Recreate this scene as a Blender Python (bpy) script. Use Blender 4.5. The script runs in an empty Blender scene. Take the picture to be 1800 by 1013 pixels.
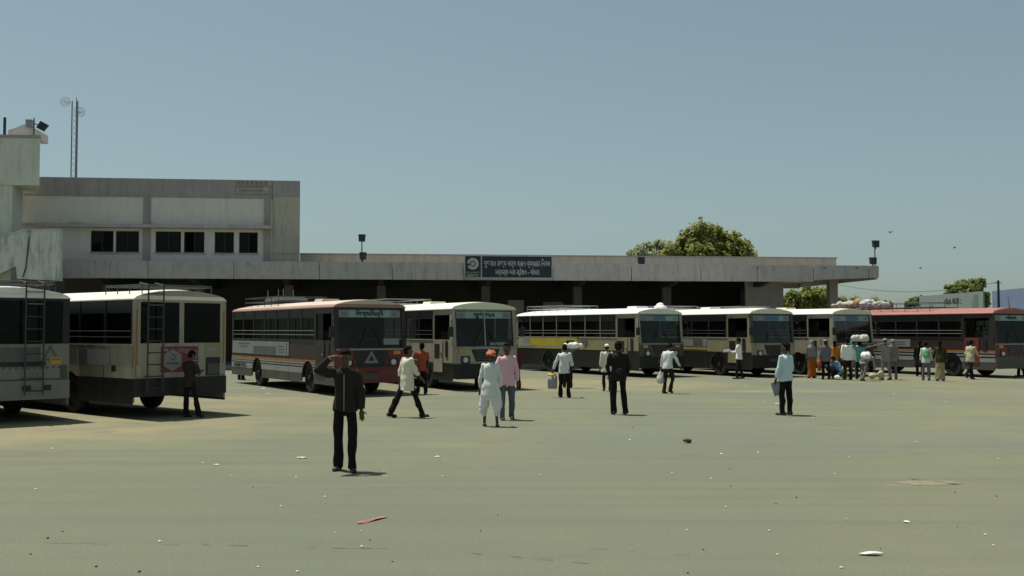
import bpy, bmesh, math, random
import numpy as np
from mathutils import Vector, Matrix

SC = bpy.context.scene
COL = SC.collection
rad = math.radians

# ------------------------------------------------------------------ camera
F_PX, CAM_H, HORIZON = 1850.0, 2.1, 580.0            # photo pixels (1800 x 1013)
PITCH = math.atan((HORIZON - 506.5) / F_PX)
cam = bpy.data.cameras.new('camera')
cam.sensor_width = 36.0
cam.lens = 36.0 * F_PX / 1800.0
cam.clip_end = 3000
cam_o = bpy.data.objects.new('camera', cam)
cam_o.location = (0, 0, CAM_H)
cam_o.rotation_euler = (math.pi / 2 + PITCH, 0, 0)
COL.objects.link(cam_o)
SC.camera = cam_o
# ------------------------------------------------------------------ sky, sun, exposure
SUN_DIR = Vector((0.30, -0.21, -1.0)).normalized()    # the way the light travels
to_sun = -SUN_DIR
sun_el = math.asin(to_sun.z)
sun_az = math.atan2(to_sun.x, to_sun.y)
world = bpy.data.worlds.new('World')
SC.world = world
world.use_nodes = True
wn, wl = world.node_tree.nodes, world.node_tree.links
wn.clear()
sky = wn.new('ShaderNodeTexSky')
sky.sky_type = 'NISHITA'
sky.sun_disc = False
sky.sun_elevation = sun_el
sky.sun_rotation = sun_az
sky.air_density = 1.0
sky.dust_density = 1.2
sky.ozone_density = 1.0
hsv = wn.new('ShaderNodeHueSaturation')
hsv.inputs['Saturation'].default_value = 0.60
hsv.inputs['Value'].default_value = 1.0
gam = wn.new('ShaderNodeGamma')
gam.inputs['Gamma'].default_value = 0.80
tint = wn.new('ShaderNodeMixRGB')
tint.blend_type = 'MULTIPLY'
tint.inputs[0].default_value = 1.0
tint.inputs[2].default_value = (0.80, 0.965, 0.945, 1)
bg = wn.new('ShaderNodeBackground')
bg.inputs['Strength'].default_value = 0.106
wo = wn.new('ShaderNodeOutputWorld')
wl.new(sky.outputs[0], gam.inputs[0])
wl.new(gam.outputs[0], hsv.inputs['Color'])
wl.new(hsv.outputs[0], tint.inputs[1])
wl.new(tint.outputs[0], bg.inputs[0])
wl.new(bg.outputs[0], wo.inputs[0])
sun = bpy.data.lights.new('sun', 'SUN')
sun.energy = 4.6
sun.angle = rad(0.53)
sun.color = (1.0, 0.95, 0.84)
sun_o = bpy.data.objects.new('sun', sun)
sun_o.rotation_euler = SUN_DIR.to_track_quat('-Z', 'Y').to_euler()
sun_o.location = (-30, 20, 80)
COL.objects.link(sun_o)
SC.view_settings.view_transform = 'Standard'
SC.view_settings.look = 'None'
SC.view_settings.exposure = 0.12
SC.view_settings.gamma = 1.0
SC.view_settings.use_curve_mapping = False
SC.render.engine = 'CYCLES'
SC.cycles.use_denoising = True
SC.cycles.max_bounces = 6
SC.cycles.transparent_max_bounces = 12
SC.render.film_transparent = False


# ------------------------------------------------------------------ pixel helpers (only to read sizes off the photo)
_c, _s = math.cos(PITCH), math.sin(PITCH)
def ray(px, py):
    a, b = (px - 900) / F_PX, (506.5 - py) / F_PX
    return Vector((a, _c - b * _s, _s + b * _c))
def ground_at(px, py):
    r = ray(px, py)
    t = -CAM_H / r.z
    return Vector((r.x * t, r.y * t, 0))
def at_depth(px, py, Y):
    r = ray(px, py)
    t = Y / r.y
    return Vector((r.x * t, Y, CAM_H + r.z * t))


# ------------------------------------------------------------------ materials
MATS = {}
def mat(name, col, rough=0.75, var=0.12, scale=3.0, metal=0.0, bump=0.0, dirt=0.0, spec=0.3, bscale=40.0, dirtcol=(0.05, 0.045, 0.035), drip=0.0):
    if name in MATS:
        return MATS[name]
    m = bpy.data.materials.new(name)
    m.use_nodes = True
    n, l = m.node_tree.nodes, m.node_tree.links
    b = n['Principled BSDF']
    b.inputs['Roughness'].default_value = rough
    b.inputs['Metallic'].default_value = metal
    b.inputs['Specular IOR Level'].default_value = spec
    tc = n.new('ShaderNodeTexCoord')
    nz = n.new('ShaderNodeTexNoise')
    nz.inputs['Scale'].default_value = scale
    nz.inputs['Detail'].default_value = 6
    nz.inputs['Roughness'].default_value = 0.65
    l.new(tc.outputs['Object'], nz.inputs['Vector'])
    mx = n.new('ShaderNodeMixRGB')
    lo = [max(0, c * (1 - var * 1.6)) for c in col]
    hi = [min(1, c * (1 + var * 1.6)) for c in col]
    mx.inputs[1].default_value = (*lo, 1)
    mx.inputs[2].default_value = (*hi, 1)
    l.new(nz.outputs['Fac'], mx.inputs[0])
    out = mx.outputs[0]
    if dirt > 0:
        mp = n.new('ShaderNodeMapping')
        mp.inputs['Scale'].default_value = (1.6, 1.6, 0.35)     # streaks that run down
        l.new(tc.outputs['Object'], mp.inputs['Vector'])
        n2 = n.new('ShaderNodeTexNoise')
        n2.inputs['Scale'].default_value = 1.7
        n2.inputs['Detail'].default_value = 8
        n2.inputs['Roughness'].default_value = 0.7
        l.new(mp.outputs[0], n2.inputs['Vector'])
        rp = n.new('ShaderNodeValToRGB')
        rp.color_ramp.elements[0].position = 0.48
        rp.color_ramp.elements[1].position = 0.78
        rp.color_ramp.elements[0].color = (0, 0, 0, 1)
        rp.color_ramp.elements[1].color = (dirt, dirt, dirt, 1)
        l.new(n2.outputs['Fac'], rp.inputs[0])
        m2 = n.new('ShaderNodeMixRGB')
        l.new(rp.outputs[0], m2.inputs[0])
        l.new(out, m2.inputs[1])
        m2.inputs[2].default_value = (*dirtcol, 1)
        out = m2.outputs[0]
    if drip > 0:
        mp2 = n.new('ShaderNodeMapping')
        mp2.inputs['Scale'].default_value = (5.0, 5.0, 0.30)
        l.new(tc.outputs['Object'], mp2.inputs['Vector'])
        n4 = n.new('ShaderNodeTexNoise')
        n4.inputs['Scale'].default_value = 1.0
        n4.inputs['Detail'].default_value = 5
        n4.inputs['Roughness'].default_value = 0.75
        l.new(mp2.outputs[0], n4.inputs['Vector'])
        r4 = n.new('ShaderNodeMapRange')
        r4.inputs[1].default_value = 0.57; r4.inputs[2].default_value = 0.70
        r4.inputs[3].default_value = 0.0; r4.inputs[4].default_value = drip
        l.new(n4.outputs['Fac'], r4.inputs[0])
        m4 = n.new('ShaderNodeMixRGB')
        l.new(r4.outputs[0], m4.inputs[0])
        l.new(out, m4.inputs[1])
        m4.inputs[2].default_value = (*dirtcol, 1)
        out = m4.outputs[0]
    l.new(out, b.inputs['Base Color'])
    if bump > 0:
        n3 = n.new('ShaderNodeTexNoise')
        n3.inputs['Scale'].default_value = bscale
        n3.inputs['Detail'].default_value = 4
        l.new(tc.outputs['Object'], n3.inputs['Vector'])
        bp = n.new('ShaderNodeBump')
        bp.inputs['Strength'].default_value = bump
        bp.inputs['Distance'].default_value = 0.02
        l.new(n3.outputs['Fac'], bp.inputs['Height'])
        l.new(bp.outputs[0], b.inputs['Normal'])
    MATS[name] = m
    return m

def glass(name, tr=(0.42, 0.45, 0.43), gloss=0.06):
    if name in MATS:
        return MATS[name]
    m = bpy.data.materials.new(name)
    m.use_nodes = True
    n, l = m.node_tree.nodes, m.node_tree.links
    n.clear()
    o = n.new('ShaderNodeOutputMaterial')
    t = n.new('ShaderNodeBsdfTransparent')
    t.inputs[0].default_value = (*tr, 1)
    g = n.new('ShaderNodeBsdfGlossy')
    g.inputs['Roughness'].default_value = 0.08
    g.inputs['Color'].default_value = (0.55, 0.58, 0.58, 1)
    d = n.new('ShaderNodeBsdfDiffuse')
    d.inputs[0].default_value = (0.14, 0.13, 0.10, 1)
    fr = n.new('ShaderNodeFresnel')
    fr.inputs[0].default_value = 1.33
    m1 = n.new('ShaderNodeMixShader')
    m1.inputs[0].default_value = gloss
    l.new(t.outputs[0], m1.inputs[1])
    l.new(d.outputs[0], m1.inputs[2])          # a film of dust on the pane
    m2 = n.new('ShaderNodeMixShader')
    l.new(fr.outputs[0], m2.inputs[0])
    l.new(m1.outputs[0], m2.inputs[1])
    l.new(g.outputs[0], m2.inputs[2])
    l.new(m2.outputs[0], o.inputs[0])
    MATS[name] = m
    return m


# ------------------------------------------------------------------ mesh helper
class MB:
    def __init__(self):
        self.v, self.f, self.m, self.cur = [], [], [], 0
    def mi(self, i):
        self.cur = i
        return self
    def add(self, vs, fs):
        o = len(self.v)
        self.v += [tuple(p) for p in vs]
        for f in fs:
            self.f.append(tuple(i + o for i in f))
            self.m.append(self.cur)
        return self
    def box(self, a, b):
        x0, x1 = sorted((a[0], b[0])); y0, y1 = sorted((a[1], b[1])); z0, z1 = sorted((a[2], b[2]))
        v = [(x0, y0, z0), (x1, y0, z0), (x1, y1, z0), (x0, y1, z0), (x0, y0, z1), (x1, y0, z1), (x1, y1, z1), (x0, y1, z1)]
        return self.add(v, [(0, 3, 2, 1), (4, 5, 6, 7), (0, 1, 5, 4), (1, 2, 6, 5), (2, 3, 7, 6), (3, 0, 4, 7)])
    def tube(self, p0, p1, r0, r1=None, n=8, caps=True):
        r1 = r0 if r1 is None else r1
        p0, p1 = Vector(p0), Vector(p1)
        d = (p1 - p0)
        if d.length < 1e-6:
            return self
        d.normalize()
        a = d.orthogonal().normalized()
        b = d.cross(a)
        v = []
        for p, r in ((p0, r0), (p1, r1)):
            for k in range(n):
                t = 2 * math.pi * k / n
                v.append(p + a * (r * math.cos(t)) + b * (r * math.sin(t)))
        f = [(k, (k + 1) % n, n + (k + 1) % n, n + k) for k in range(n)]
        if caps:
            f += [tuple(range(n - 1, -1, -1)), tuple(range(n, 2 * n))]
        return self.add(v, f)
    def path(self, pts, r, n=6):
        for a, b in zip(pts[:-1], pts[1:]):
            self.tube(a, b, r, r, n)
        return self
    def loft(self, rings):
        n = len(rings[0]); o = []
        for r in rings:
            o += list(r)
        f = []
        for i in range(len(rings) - 1):
            for k in range(n):
                f.append((i * n + k, i * n + (k + 1) % n, (i + 1) * n + (k + 1) % n, (i + 1) * n + k))
        f.append(tuple(range(n - 1, -1, -1)))
        f.append(tuple(range((len(rings) - 1) * n, len(rings) * n)))
        return self.add(o, f)
    def ball(self, c, r, n=12, m=8, ax=None):
        c = Vector(c)
        if not hasattr(r, '__len__'):
            r = (r, r, r)
        A = ax or Matrix.Identity(3)
        v, f = [], []
        for i in range(1, m):
            t = math.pi * i / m
            for k in range(n):
                p = 2 * math.pi * k / n
                v.append(c + A @ Vector((r[0] * math.sin(t) * math.cos(p), r[1] * math.sin(t) * math.sin(p), r[2] * math.cos(t))))
        top, bot = len(v), len(v) + 1
        v += [c + A @ Vector((0, 0, r[2])), c + A @ Vector((0, 0, -r[2]))]
        for i in range(m - 2):
            for k in range(n):
                f.append((i * n + k, (i + 1) * n + k, (i + 1) * n + (k + 1) % n, i * n + (k + 1) % n))
        for k in range(n):
            f.append((top, k, (k + 1) % n))
            f.append((bot, (m - 2) * n + (k + 1) % n, (m - 2) * n + k))
        return self.add(v, f)
    def capsule(self, p0, p1, r0, r1=None, n=10):
        r1 = r0 if r1 is None else r1
        self.tube(p0, p1, r0, r1, n)
        self.ball(p0, r0 * 0.999, n, 6)
        self.ball(p1, r1 * 0.999, n, 6)
        return self
    def prism(self, poly, fn, t0, t1):
        """poly in 2D; fn(a, b, t) -> point; extruded from t0 to t1"""
        n = len(poly)
        v = [fn(a, b, t0) for a, b in poly] + [fn(a, b, t1) for a, b in poly]
        f = [tuple(range(n)), tuple(range(2 * n - 1, n - 1, -1))]
        f += [(k, n + k, n + (k + 1) % n, (k + 1) % n) for k in range(n)]
        return self.add(v, f)
    def mesh(self, name, mats, smooth=False, fix=True):
        me = bpy.data.meshes.new(name)
        me.from_pydata([tuple(p) for p in self.v], [], self.f)
        for m in (mats if isinstance(mats, (list, tuple)) else [mats]):
            me.materials.append(m)
        me.polygons.foreach_set('material_index', self.m)
        if fix:
            bm = bmesh.new(); bm.from_mesh(me)
            bmesh.ops.recalc_face_normals(bm, faces=bm.faces)
            bm.to_mesh(me); bm.free()
        if smooth:
            me.polygons.foreach_set('use_smooth', [True] * len(me.polygons))
        me.update()
        return me
    def build(self, name, mats, parent=None, smooth=False, fix=True):
        return link(name, self.mesh(name, mats, smooth, fix), parent)

def link(name, me, parent=None):
    o = bpy.data.objects.new(name, me)
    COL.objects.link(o)
    if parent is not None:
        o.parent = parent
    return o
def tag(o, label, cat, group=None, kind=None):
    if label: o['label'] = label
    if cat: o['category'] = cat
    if group: o['group'] = group
    if kind: o['kind'] = kind
    return o
def empty(name, loc, rz=0.0, label=None, cat=None, group=None):
    o = bpy.data.objects.new(name, None)
    o.empty_display_size = 0.2
    o.location = loc
    o.rotation_euler = (0, 0, rz)
    COL.objects.link(o)
    return tag(o, label, cat, group)
def struct(o):
    o['kind'] = 'structure'
    return o

def text_mesh(body, size, material, bold=0.0, width=None):
    cu = bpy.data.curves.new('lettering', 'FONT')
    cu.body = body
    cu.size = size
    cu.align_x = 'CENTER'
    cu.align_y = 'CENTER'
    cu.extrude = 0.004
    cu.offset = bold
    cu.resolution_u = 3
    o = bpy.data.objects.new('tmp_text', cu)
    COL.objects.link(o)
    dg = bpy.context.evaluated_depsgraph_get()
    me = bpy.data.meshes.new_from_object(o.evaluated_get(dg))
    bpy.data.objects.remove(o)
    bpy.data.curves.remove(cu)
    n = len(me.vertices)
    if n and width:
        co = np.empty(n * 3); me.vertices.foreach_get('co', co); co = co.reshape(-1, 3)
        w = co[:, 0].max() - co[:, 0].min()
        co[:, 0] = (co[:, 0] - (co[:, 0].max() + co[:, 0].min()) / 2) * (width / w)
        me.vertices.foreach_set('co', co.ravel())
    me.materials.clear()
    me.materials.append(material)
    return me
def put_text(body, size, material, parent, pos, right, up, name='lettering', bold=0.0, width=None):
    me = text_mesh(body, size, material, bold, width)
    o = link(name, me, parent)
    r, u = Vector(right).normalized(), Vector(up).normalized()
    M = Matrix((r, u, r.cross(u))).transposed().to_4x4()
    M.translation = Vector(pos)
    o.matrix_local = M
    return o


# ================================================================== GROUND
def ground_material():
    m = bpy.data.materials.new('yard_asphalt')
    m.use_nodes = True
    n, l = m.node_tree.nodes, m.node_tree.links
    b = n['Principled BSDF']
    b.inputs['Roughness'].default_value = 0.92
    b.inputs['Specular IOR Level'].default_value = 0.15
    tc = n.new('ShaderNodeTexCoord')
    def noise(scale, detail=6, rough=0.6, vec=None):
        t = n.new('ShaderNodeTexNoise')
        t.inputs['Scale'].default_value = scale
        t.inputs['Detail'].default_value = detail
        t.inputs['Roughness'].default_value = rough
        l.new(vec or tc.outputs['Object'], t.inputs['Vector'])
        return t.outputs['Fac']
    def ramp(src, p0, p1, c0=0.0, c1=1.0):
        r = n.new('ShaderNodeMapRange')
        r.inputs[1].default_value = p0; r.inputs[2].default_value = p1
        r.inputs[3].default_value = c0; r.inputs[4].default_value = c1
        l.new(src, r.inputs[0])
        return r.outputs[0]
    def mix(fac, a, bb):
        x = n.new('ShaderNodeMixRGB')
        l.new(fac, x.inputs[0])
        for i, c in ((1, a), (2, bb)):
            if isinstance(c, tuple): x.inputs[i].default_value = (*c, 1)
            else: l.new(c, x.inputs[i])
        return x.outputs[0]
    def math_(op, a, bb):
        x = n.new('ShaderNodeMath'); x.operation = op
        for i, c in ((0, a), (1, bb)):
            if isinstance(c, (int, float)): x.inputs[i].default_value = c
            else: l.new(c, x.inputs[i])
        return x.outputs[0]
    base = mix(ramp(noise(0.35, 8), 0.35, 0.65), (0.172, 0.184, 0.110), (0.212, 0.220, 0.130))
    base = mix(ramp(noise(0.09, 5), 0.45, 0.70, 0, 0.5), base, (0.246, 0.226, 0.144))
    mg = n.new('ShaderNodeMapping'); mg.inputs['Location'].default_value = (7.3, 3.1, 5.0)
    l.new(tc.outputs['Object'], mg.inputs['Vector'])
    base = mix(ramp(noise(0.13, 6, 0.65, mg.outputs[0]), 0.44, 0.60, 0, 0.85), base, (0.160, 0.180, 0.142))
    base = mix(ramp(noise(1.1, 7, 0.75, mg.outputs[0]), 0.48, 0.72, 0, 0.4), base, (0.235, 0.225, 0.145))
    # tyre-worn streaks
    mp = n.new('ShaderNodeMapping')
    mp.inputs['Rotation'].default_value = (0, 0, rad(14))
    mp.inputs['Scale'].default_value = (0.06, 1.3, 1)
    l.new(tc.outputs['Object'], mp.inputs['Vector'])
    base = mix(ramp(noise(1.2, 5, 0.6, mp.outputs[0]), 0.48, 0.66, 0, 0.7), base, (0.145, 0.155, 0.118))
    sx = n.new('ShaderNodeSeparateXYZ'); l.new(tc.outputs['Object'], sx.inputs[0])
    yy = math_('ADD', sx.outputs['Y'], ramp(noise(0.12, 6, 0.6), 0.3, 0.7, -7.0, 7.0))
    base = mix(ramp(yy, 12.0, 24.0, 0.48, 0.0), base, (0.142, 0.152, 0.108))  # darker towards the near end: shade among the grain put into colour
    # drifted sand: soft patches of their own shape
    sand = None
    for (x, y, rx, ry, k) in ((-11, 23, 7.5, 5.5, 1.0), (-9, 31, 7, 4.5, 0.8), (2.5, 41, 7, 6.0, 1.0), (9.5, 36, 3.4, 1.0, 0.9), (18, 45, 14, 3.0, 0.5), (-3, 36, 5, 3, 0.6), (5.4, 14.4, 0.5, 0.2, 0.5)):
        mm = n.new('ShaderNodeMapping')
        mm.inputs['Location'].default_value = (-x / rx, -y / ry, 0)
        mm.inputs['Scale'].default_value = (1 / rx, 1 / ry, 0)
        l.new(tc.outputs['Object'], mm.inputs['Vector'])
        g = n.new('ShaderNodeTexGradient'); g.gradient_type = 'SPHERICAL'
        l.new(mm.outputs[0], g.inputs[0])
        v = ramp(g.outputs['Fac'], 0.0, 0.55, 0, k)
        sand = v if sand is None else math_('MAXIMUM', sand, v)
    sand = math_('MULTIPLY', sand, ramp(noise(0.55, 8, 0.65), 0.30, 0.62))
    base = mix(sand, base, (0.31, 0.265, 0.155))
    # oil spots
    base = mix(ramp(noise(0.8, 3, 0.5), 0.66, 0.76, 0, 0.5), base, (0.10, 0.10, 0.08))
    # stone grain
    base = mix(ramp(noise(34, 4, 0.8), 0.42, 0.64, 0.0, 0.55), base, (0.110, 0.116, 0.084))
    base = mix(ramp(noise(5, 4, 0.75), 0.45, 0.70, 0.0, 0.28), base, (0.145, 0.15, 0.11))
    base = mix(ramp(noise(46, 3, 0.7), 0.60, 0.70, 0.0, 0.55), base, (0.34, 0.33, 0.27))
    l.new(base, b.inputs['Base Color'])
    bp = n.new('ShaderNodeBump')
    bp.inputs['Strength'].default_value = 0.35
    bp.inputs['Distance'].default_value = 0.02
    l.new(noise(30, 4, 0.7), bp.inputs['Height'])
    l.new(bp.outputs[0], b.inputs['Normal'])
    return m

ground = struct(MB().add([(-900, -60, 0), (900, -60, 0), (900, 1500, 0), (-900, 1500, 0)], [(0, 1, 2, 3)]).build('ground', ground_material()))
M_TAR = mat('tar', (0.10, 0.10, 0.078), 0.9, 0.3, 8)
rnd = random.Random(5)
def seam(p0, p1, keep=0.7, w=0.018):
    a, b = ground_at(*p0), ground_at(*p1)
    L = (b - a).length; d = (b - a).normalized(); q = Vector((-d.y, d.x, 0)); mb = MB(); t = 0; wob = 0
    while t < L:
        s = rnd.uniform(0.05, 0.22)
        wob += rnd.uniform(-0.02, 0.02); wob *= 0.9
        if rnd.random() < keep:
            p = a + d * t + q * wob; r = a + d * min(L, t + s) + q * (wob + rnd.uniform(-.01, .01))
            ww = w * rnd.uniform(0.3, 0.8)
            mb.add([(p - q * ww * .5) + Vector((0, 0, .004)), (r - q * ww) + Vector((0, 0, .004)), (r + q * ww) + Vector((0, 0, .004)), (p + q * ww * .5) + Vector((0, 0, .004))], [(0, 1, 2, 3)])
        t += s
    mb.build('tar_seam', M_TAR, ground, fix=False)
seam((0, 955), (760, 966), 0.45, 0.012)
seam((760, 966), (1250, 1012), 0.35, 0.011)
seam((1010, 962), (1560, 1000), 0.2, 0.009)
# broken patch of paving
mb = MB(); ring = []
c0 = ground_at(1632, 849)
for k in range(22):
    t = 2 * math.pi * k / 22
    rr = rnd.uniform(0.75, 1.15)
    ring.append((c0.x + 0.47 * rr * math.cos(t) + 0.1 * math.sin(t), c0.y + 0.26 * rr * math.sin(t), 0.004))
mb.add([(c0.x, c0.y, 0.016)] + ring, [(0, k + 1, (k + 1) % 22 + 1) for k in range(22)])
mb.build('broken_patch', mat('patch_sand', (0.225, 0.20, 0.135), 0.95, 0.35, 14, bump=0.8, bscale=30), ground, fix=False)
mb = MB(); pts = [ground_at(1594 + i * 8, 842 + i * 1.0 + rnd.uniform(-1.2, 1.2)) for i in range(13)]
for a, b in zip(pts[:-1], pts[1:]):
    mb.add([(a.x, a.y, .02), (b.x, b.y, .02), (b.x, b.y + .05, .02), (a.x, a.y + .04, .02)], [(0, 1, 2, 3)])
mb.build('crack', M_TAR, ground, fix=False)

# ================================================================== STATION (frame: u along the front, v away from the yard)
B0 = Vector((-23.57, 55.0, 0)); BANG = math.atan2(5.0, 44.5)
BU = Vector((math.cos(BANG), math.sin(BANG), 0)); BV = Vector((-math.sin(BANG), math.cos(BANG), 0))
def bw(px, py, v=0.0):
    r = ray(px, py)
    O = B0 + BV * v
    det = r.x * (-BU.y) - r.y * (-BU.x)
    t = (O.x * (-BU.y) - O.y * (-BU.x)) / det
    P = Vector((r.x * t, r.y * t, 0)) - O
    return P.dot(BU), CAM_H + r.z * t
def bu(px, v=0.0, py=470): return bw(px, py, v)[0]
def bz(px, py, v=0.0): return bw(px, py, v)[1]
def at_b(u, v, z=0): return B0 + BU * u + BV * v + Vector((0, 0, z))

M_CONC = mat('stained_concrete', (0.47, 0.435, 0.425), 0.9, 0.11, 1.6, bump=0.3, dirt=0.6, dirtcol=(0.13, 0.12, 0.115), drip=.5)
M_CONC2 = mat('grey_plaster', (0.37, 0.335, 0.33), 0.9, 0.12, 1.3, bump=0.2, dirt=0.5, dirtcol=(0.13, 0.12, 0.115), drip=.5)
M_CREAM = mat('cream_plaster', (0.72, 0.67, 0.62), 0.9, 0.06, 0.9, bump=0.15, dirt=0.25, dirtcol=(0.30, 0.28, 0.25), drip=.2)
M_CREAM2 = mat('yellowish_plaster', (0.47, 0.445, 0.37), 0.9, 0.08, 0.9, bump=0.15, dirt=0.5, dirtcol=(0.16, 0.15, 0.12), drip=.5)
M_MINT = mat('mint_plaster', (0.62, 0.63, 0.55), 0.9, 0.08, 0.8, bump=0.15, dirt=0.5, dirtcol=(0.17, 0.18, 0.15), drip=.4)
M_WHITEWASH = mat('mouldy_whitewash', (0.62, 0.63, 0.60), 0.92, 0.12, 1.2, bump=0.3, dirt=1.0, dirtcol=(0.05, 0.05, 0.045))
M_DARK = mat('dark_plaster', (0.07, 0.066, 0.06), 0.9, 0.2, 1.5)  # dark even colour for the beams, back wall and support wall
M_DARKER = mat('dark_interior', (0.03, 0.03, 0.028), 0.9, 0.2, 1.5)  # near-black colour stands in for the dark inside openings and rooms
M_COLUMN = mat('dark_column', (0.16, 0.15, 0.14), .9, .2, 1.5, dirt=.5)  # darker than the plaster of the end column
M_STEEL = mat('dark_steel', (0.05, 0.052, 0.055), 0.5, 0.2, 5, metal=0.3)
M_GALV = mat('galvanised', (0.30, 0.32, 0.33), 0.45, 0.15, 6, metal=0.6)
M_WINGLASS = glass('window_glass', (0.16, 0.17, 0.16), 0.03)
M_BLACK = mat('black_rubber', (0.018, 0.018, 0.018), 0.8, 0.2, 8)

st = empty('bus_station', B0, BANG, 'long low concrete bus station with wide canopy behind the parked buses', 'building')
Z_TOP, Z_BOT = 5.76, 4.82
cuts = [107, 260, 411, 562, 690, 816, 972, 1110, 1232, 1331, 1430, 1527, 1545]
for i, (a, b) in enumerate(zip(cuts[:-1], cuts[1:])):
    u0, u1 = bu(a), bu(b)
    zb0 = Z_BOT if a < 1430 else Z_BOT + 0.10 + 0.16 * (a - 1430) / 115
    zb1 = Z_BOT if b <= 1430 else Z_BOT + 0.10 + 0.16 * (b - 1430) / 115
    mb = MB()
    pr = 0.004 * (i % 3)
    mb.prism([(u0 + .016, zb0), (u1 - .016, zb1), (u1 - .016, Z_TOP - .01 * (i % 2)), (u0 + .016, Z_TOP - .01 * (i % 2))], lambda p, q, t: (p, t, q), -pr, 0.18)
    mb.build('fascia_panel', M_CONC, st)
uE = bu(1545)
uW = bu(1376, 3.0, 520)
UL = bu(-60)
MB().box((UL, 0.19, 5.25), (uE, 11.5, 5.55)).build('roof_slab', M_CONC2, st)
MB().prism([(0.2, 4.98), (11.5, 4.98), (11.5, 5.24), (0.2, 5.24)], lambda p, q, t: (t, p, q), uE - 0.2, uE).build('end_fascia', M_CONC, st)
MB().box((UL, 11.3, 4.9), (uE - .21, 11.5, 5.24)).build('rear_beam', M_CONC2, st)
for px in (180, 345, 505, 670, 856, 1020, 1179, 1333):
    u = bu(px, 2.5, 515)
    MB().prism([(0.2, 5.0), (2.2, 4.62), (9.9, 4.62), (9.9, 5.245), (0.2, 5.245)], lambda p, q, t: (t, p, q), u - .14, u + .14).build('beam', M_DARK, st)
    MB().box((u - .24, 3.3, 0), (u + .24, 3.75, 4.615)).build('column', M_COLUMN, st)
M_YEL = mat('ochre_lit_side', (0.42, 0.38, 0.17), 0.9, 0.12, 1.2, dirt=0.5)  # ochre strips on two side faces: bounced light put into the colour
u = bu(1463, 4.0, 515)
MB().box((u - .26, 3.75, 0), (u + .2, 4.25, 5.245)).build('column', M_CONC2, st)
MB().box((u + .2, 3.77, 0), (u + .26, 4.23, 5.24)).build('lit_side', M_YEL, st)
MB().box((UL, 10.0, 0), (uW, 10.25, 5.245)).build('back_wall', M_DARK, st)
MB().box((uW - .25, 3.0, 0), (uW, 9.99, 5.245)).build('end_wall', M_CONC2, st)
MB().box((uW + .003, 3.02, 0), (uW + .05, 9.97, 5.24)).build('lit_side', M_YEL, st)
MB().box((bu(1310, 3.0), 3.0, 0), (uW - .26, 3.2, 5.245)).build('end_room_wall', M_CONC2, st)
MB().box((UL, 1.0, 0), (uE - 2.0, 10.0, 0.17)).build('platform', M_CONC2, st)
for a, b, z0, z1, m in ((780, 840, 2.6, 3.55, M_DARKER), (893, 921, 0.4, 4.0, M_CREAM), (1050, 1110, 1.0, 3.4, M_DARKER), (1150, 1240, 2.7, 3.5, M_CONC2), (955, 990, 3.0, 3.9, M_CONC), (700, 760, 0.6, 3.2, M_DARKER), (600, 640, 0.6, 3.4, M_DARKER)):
    MB().box((bu(a, 9.9, 530), 9.9, z0), (bu(b, 9.9, 530), 9.995, z1)).build('wall_panel', m, st)  # the near-black ones stand in for dark openings in the wall
# set-back roof parapet
uP0, uP1 = bu(527, 3.0), bu(1470, 3.0, 460)
zP = 6.36
for i in range(9):
    a = uP0 + (uP1 - uP0) * i / 9; b = uP0 + (uP1 - uP0) * (i + 1) / 9
    MB().box((a + .005, 3.0 - .004 * (i % 2), 5.56), (b - .005, 3.22, zP)).build('parapet_panel', M_CREAM2, st)
MB().box((uP0, 2.93, zP + .002), (uP1 + .05, 3.3, zP + 0.07)).build('coping', M_CONC2, st)
MB().box((uP1 - .2, 3.23, 5.56), (uP1, 11.0, zP)).build('parapet_return', M_CREAM2, st)
# rusty down-pipe stains and spouts along the fascia
for px in (436, 1331, 1450, 1505):
    u = bu(px)
    MB().tube((u, -0.01, 5.62), (u, -0.13, 5.6), 0.035, 0.035, 8).build('water_spout', M_STEEL, st)

# ---- name board
sb = empty('name_board', at_b(bu(816, -.05, 470), -0.05, 4.9), BANG, 'dark name board with white lettering and round emblem on the canopy edge', 'sign')
M_BOARD = mat('board_slate', (0.022, 0.029, 0.042), 0.55, 0.2, 2)
M_LETTER = mat('letter_white', (0.42, 0.43, 0.42), 0.7, 0.1, 5)
wB = bu(971, -.05) - bu(816, -.05)
zb0, zb1 = bz(890, 490, -.05) - 4.9, bz(890, 450, -.05) - 4.9
uS = bu(846, -.05) - bu(816, -.05)
MB().box((0.0, -0.06, zb0), (wB, 0.03, zb1)).build('board', M_BOARD, sb)
mb = MB()
for a, b in (((0, zb0), (wB, zb0 + .055)), ((0, zb1 - .03), (wB, zb1)), ((0, zb0 + .056), (.05, zb1 - .031)), ((wB - .05, zb0 + .056), (wB, zb1 - .031)), ((uS - .03, zb0 + .056), (uS + .03, zb1 - .031))):
    mb.box((a[0], -.085, a[1]), (b[0], -.0605, b[1]))
mb.build('frame', M_LETTER, sb)
R_, U_ = (1, 0, 0), (0, 0, 1)
hB = zb1 - zb0
cx = (uS + wB) / 2
put_text("ગુજરાત રાજ્ય માર્ગ વાહન વ્યવહાર િનગમ", 0.44, M_LETTER, sb, (cx, -.066, zb0 + hB * .66), R_, U_, bold=.008, width=(wB - uS) * .93)
put_text("મધ્યસ્થ બસ સ્ટેશન - ગોધરા", 0.42, M_LETTER, sb, (cx + .02, -.066, zb0 + hB * .28), R_, U_, bold=.008, width=(wB - uS) * .62)
ez, eu = zb0 + hB * .64, uS / 2
mb = MB()
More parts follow.
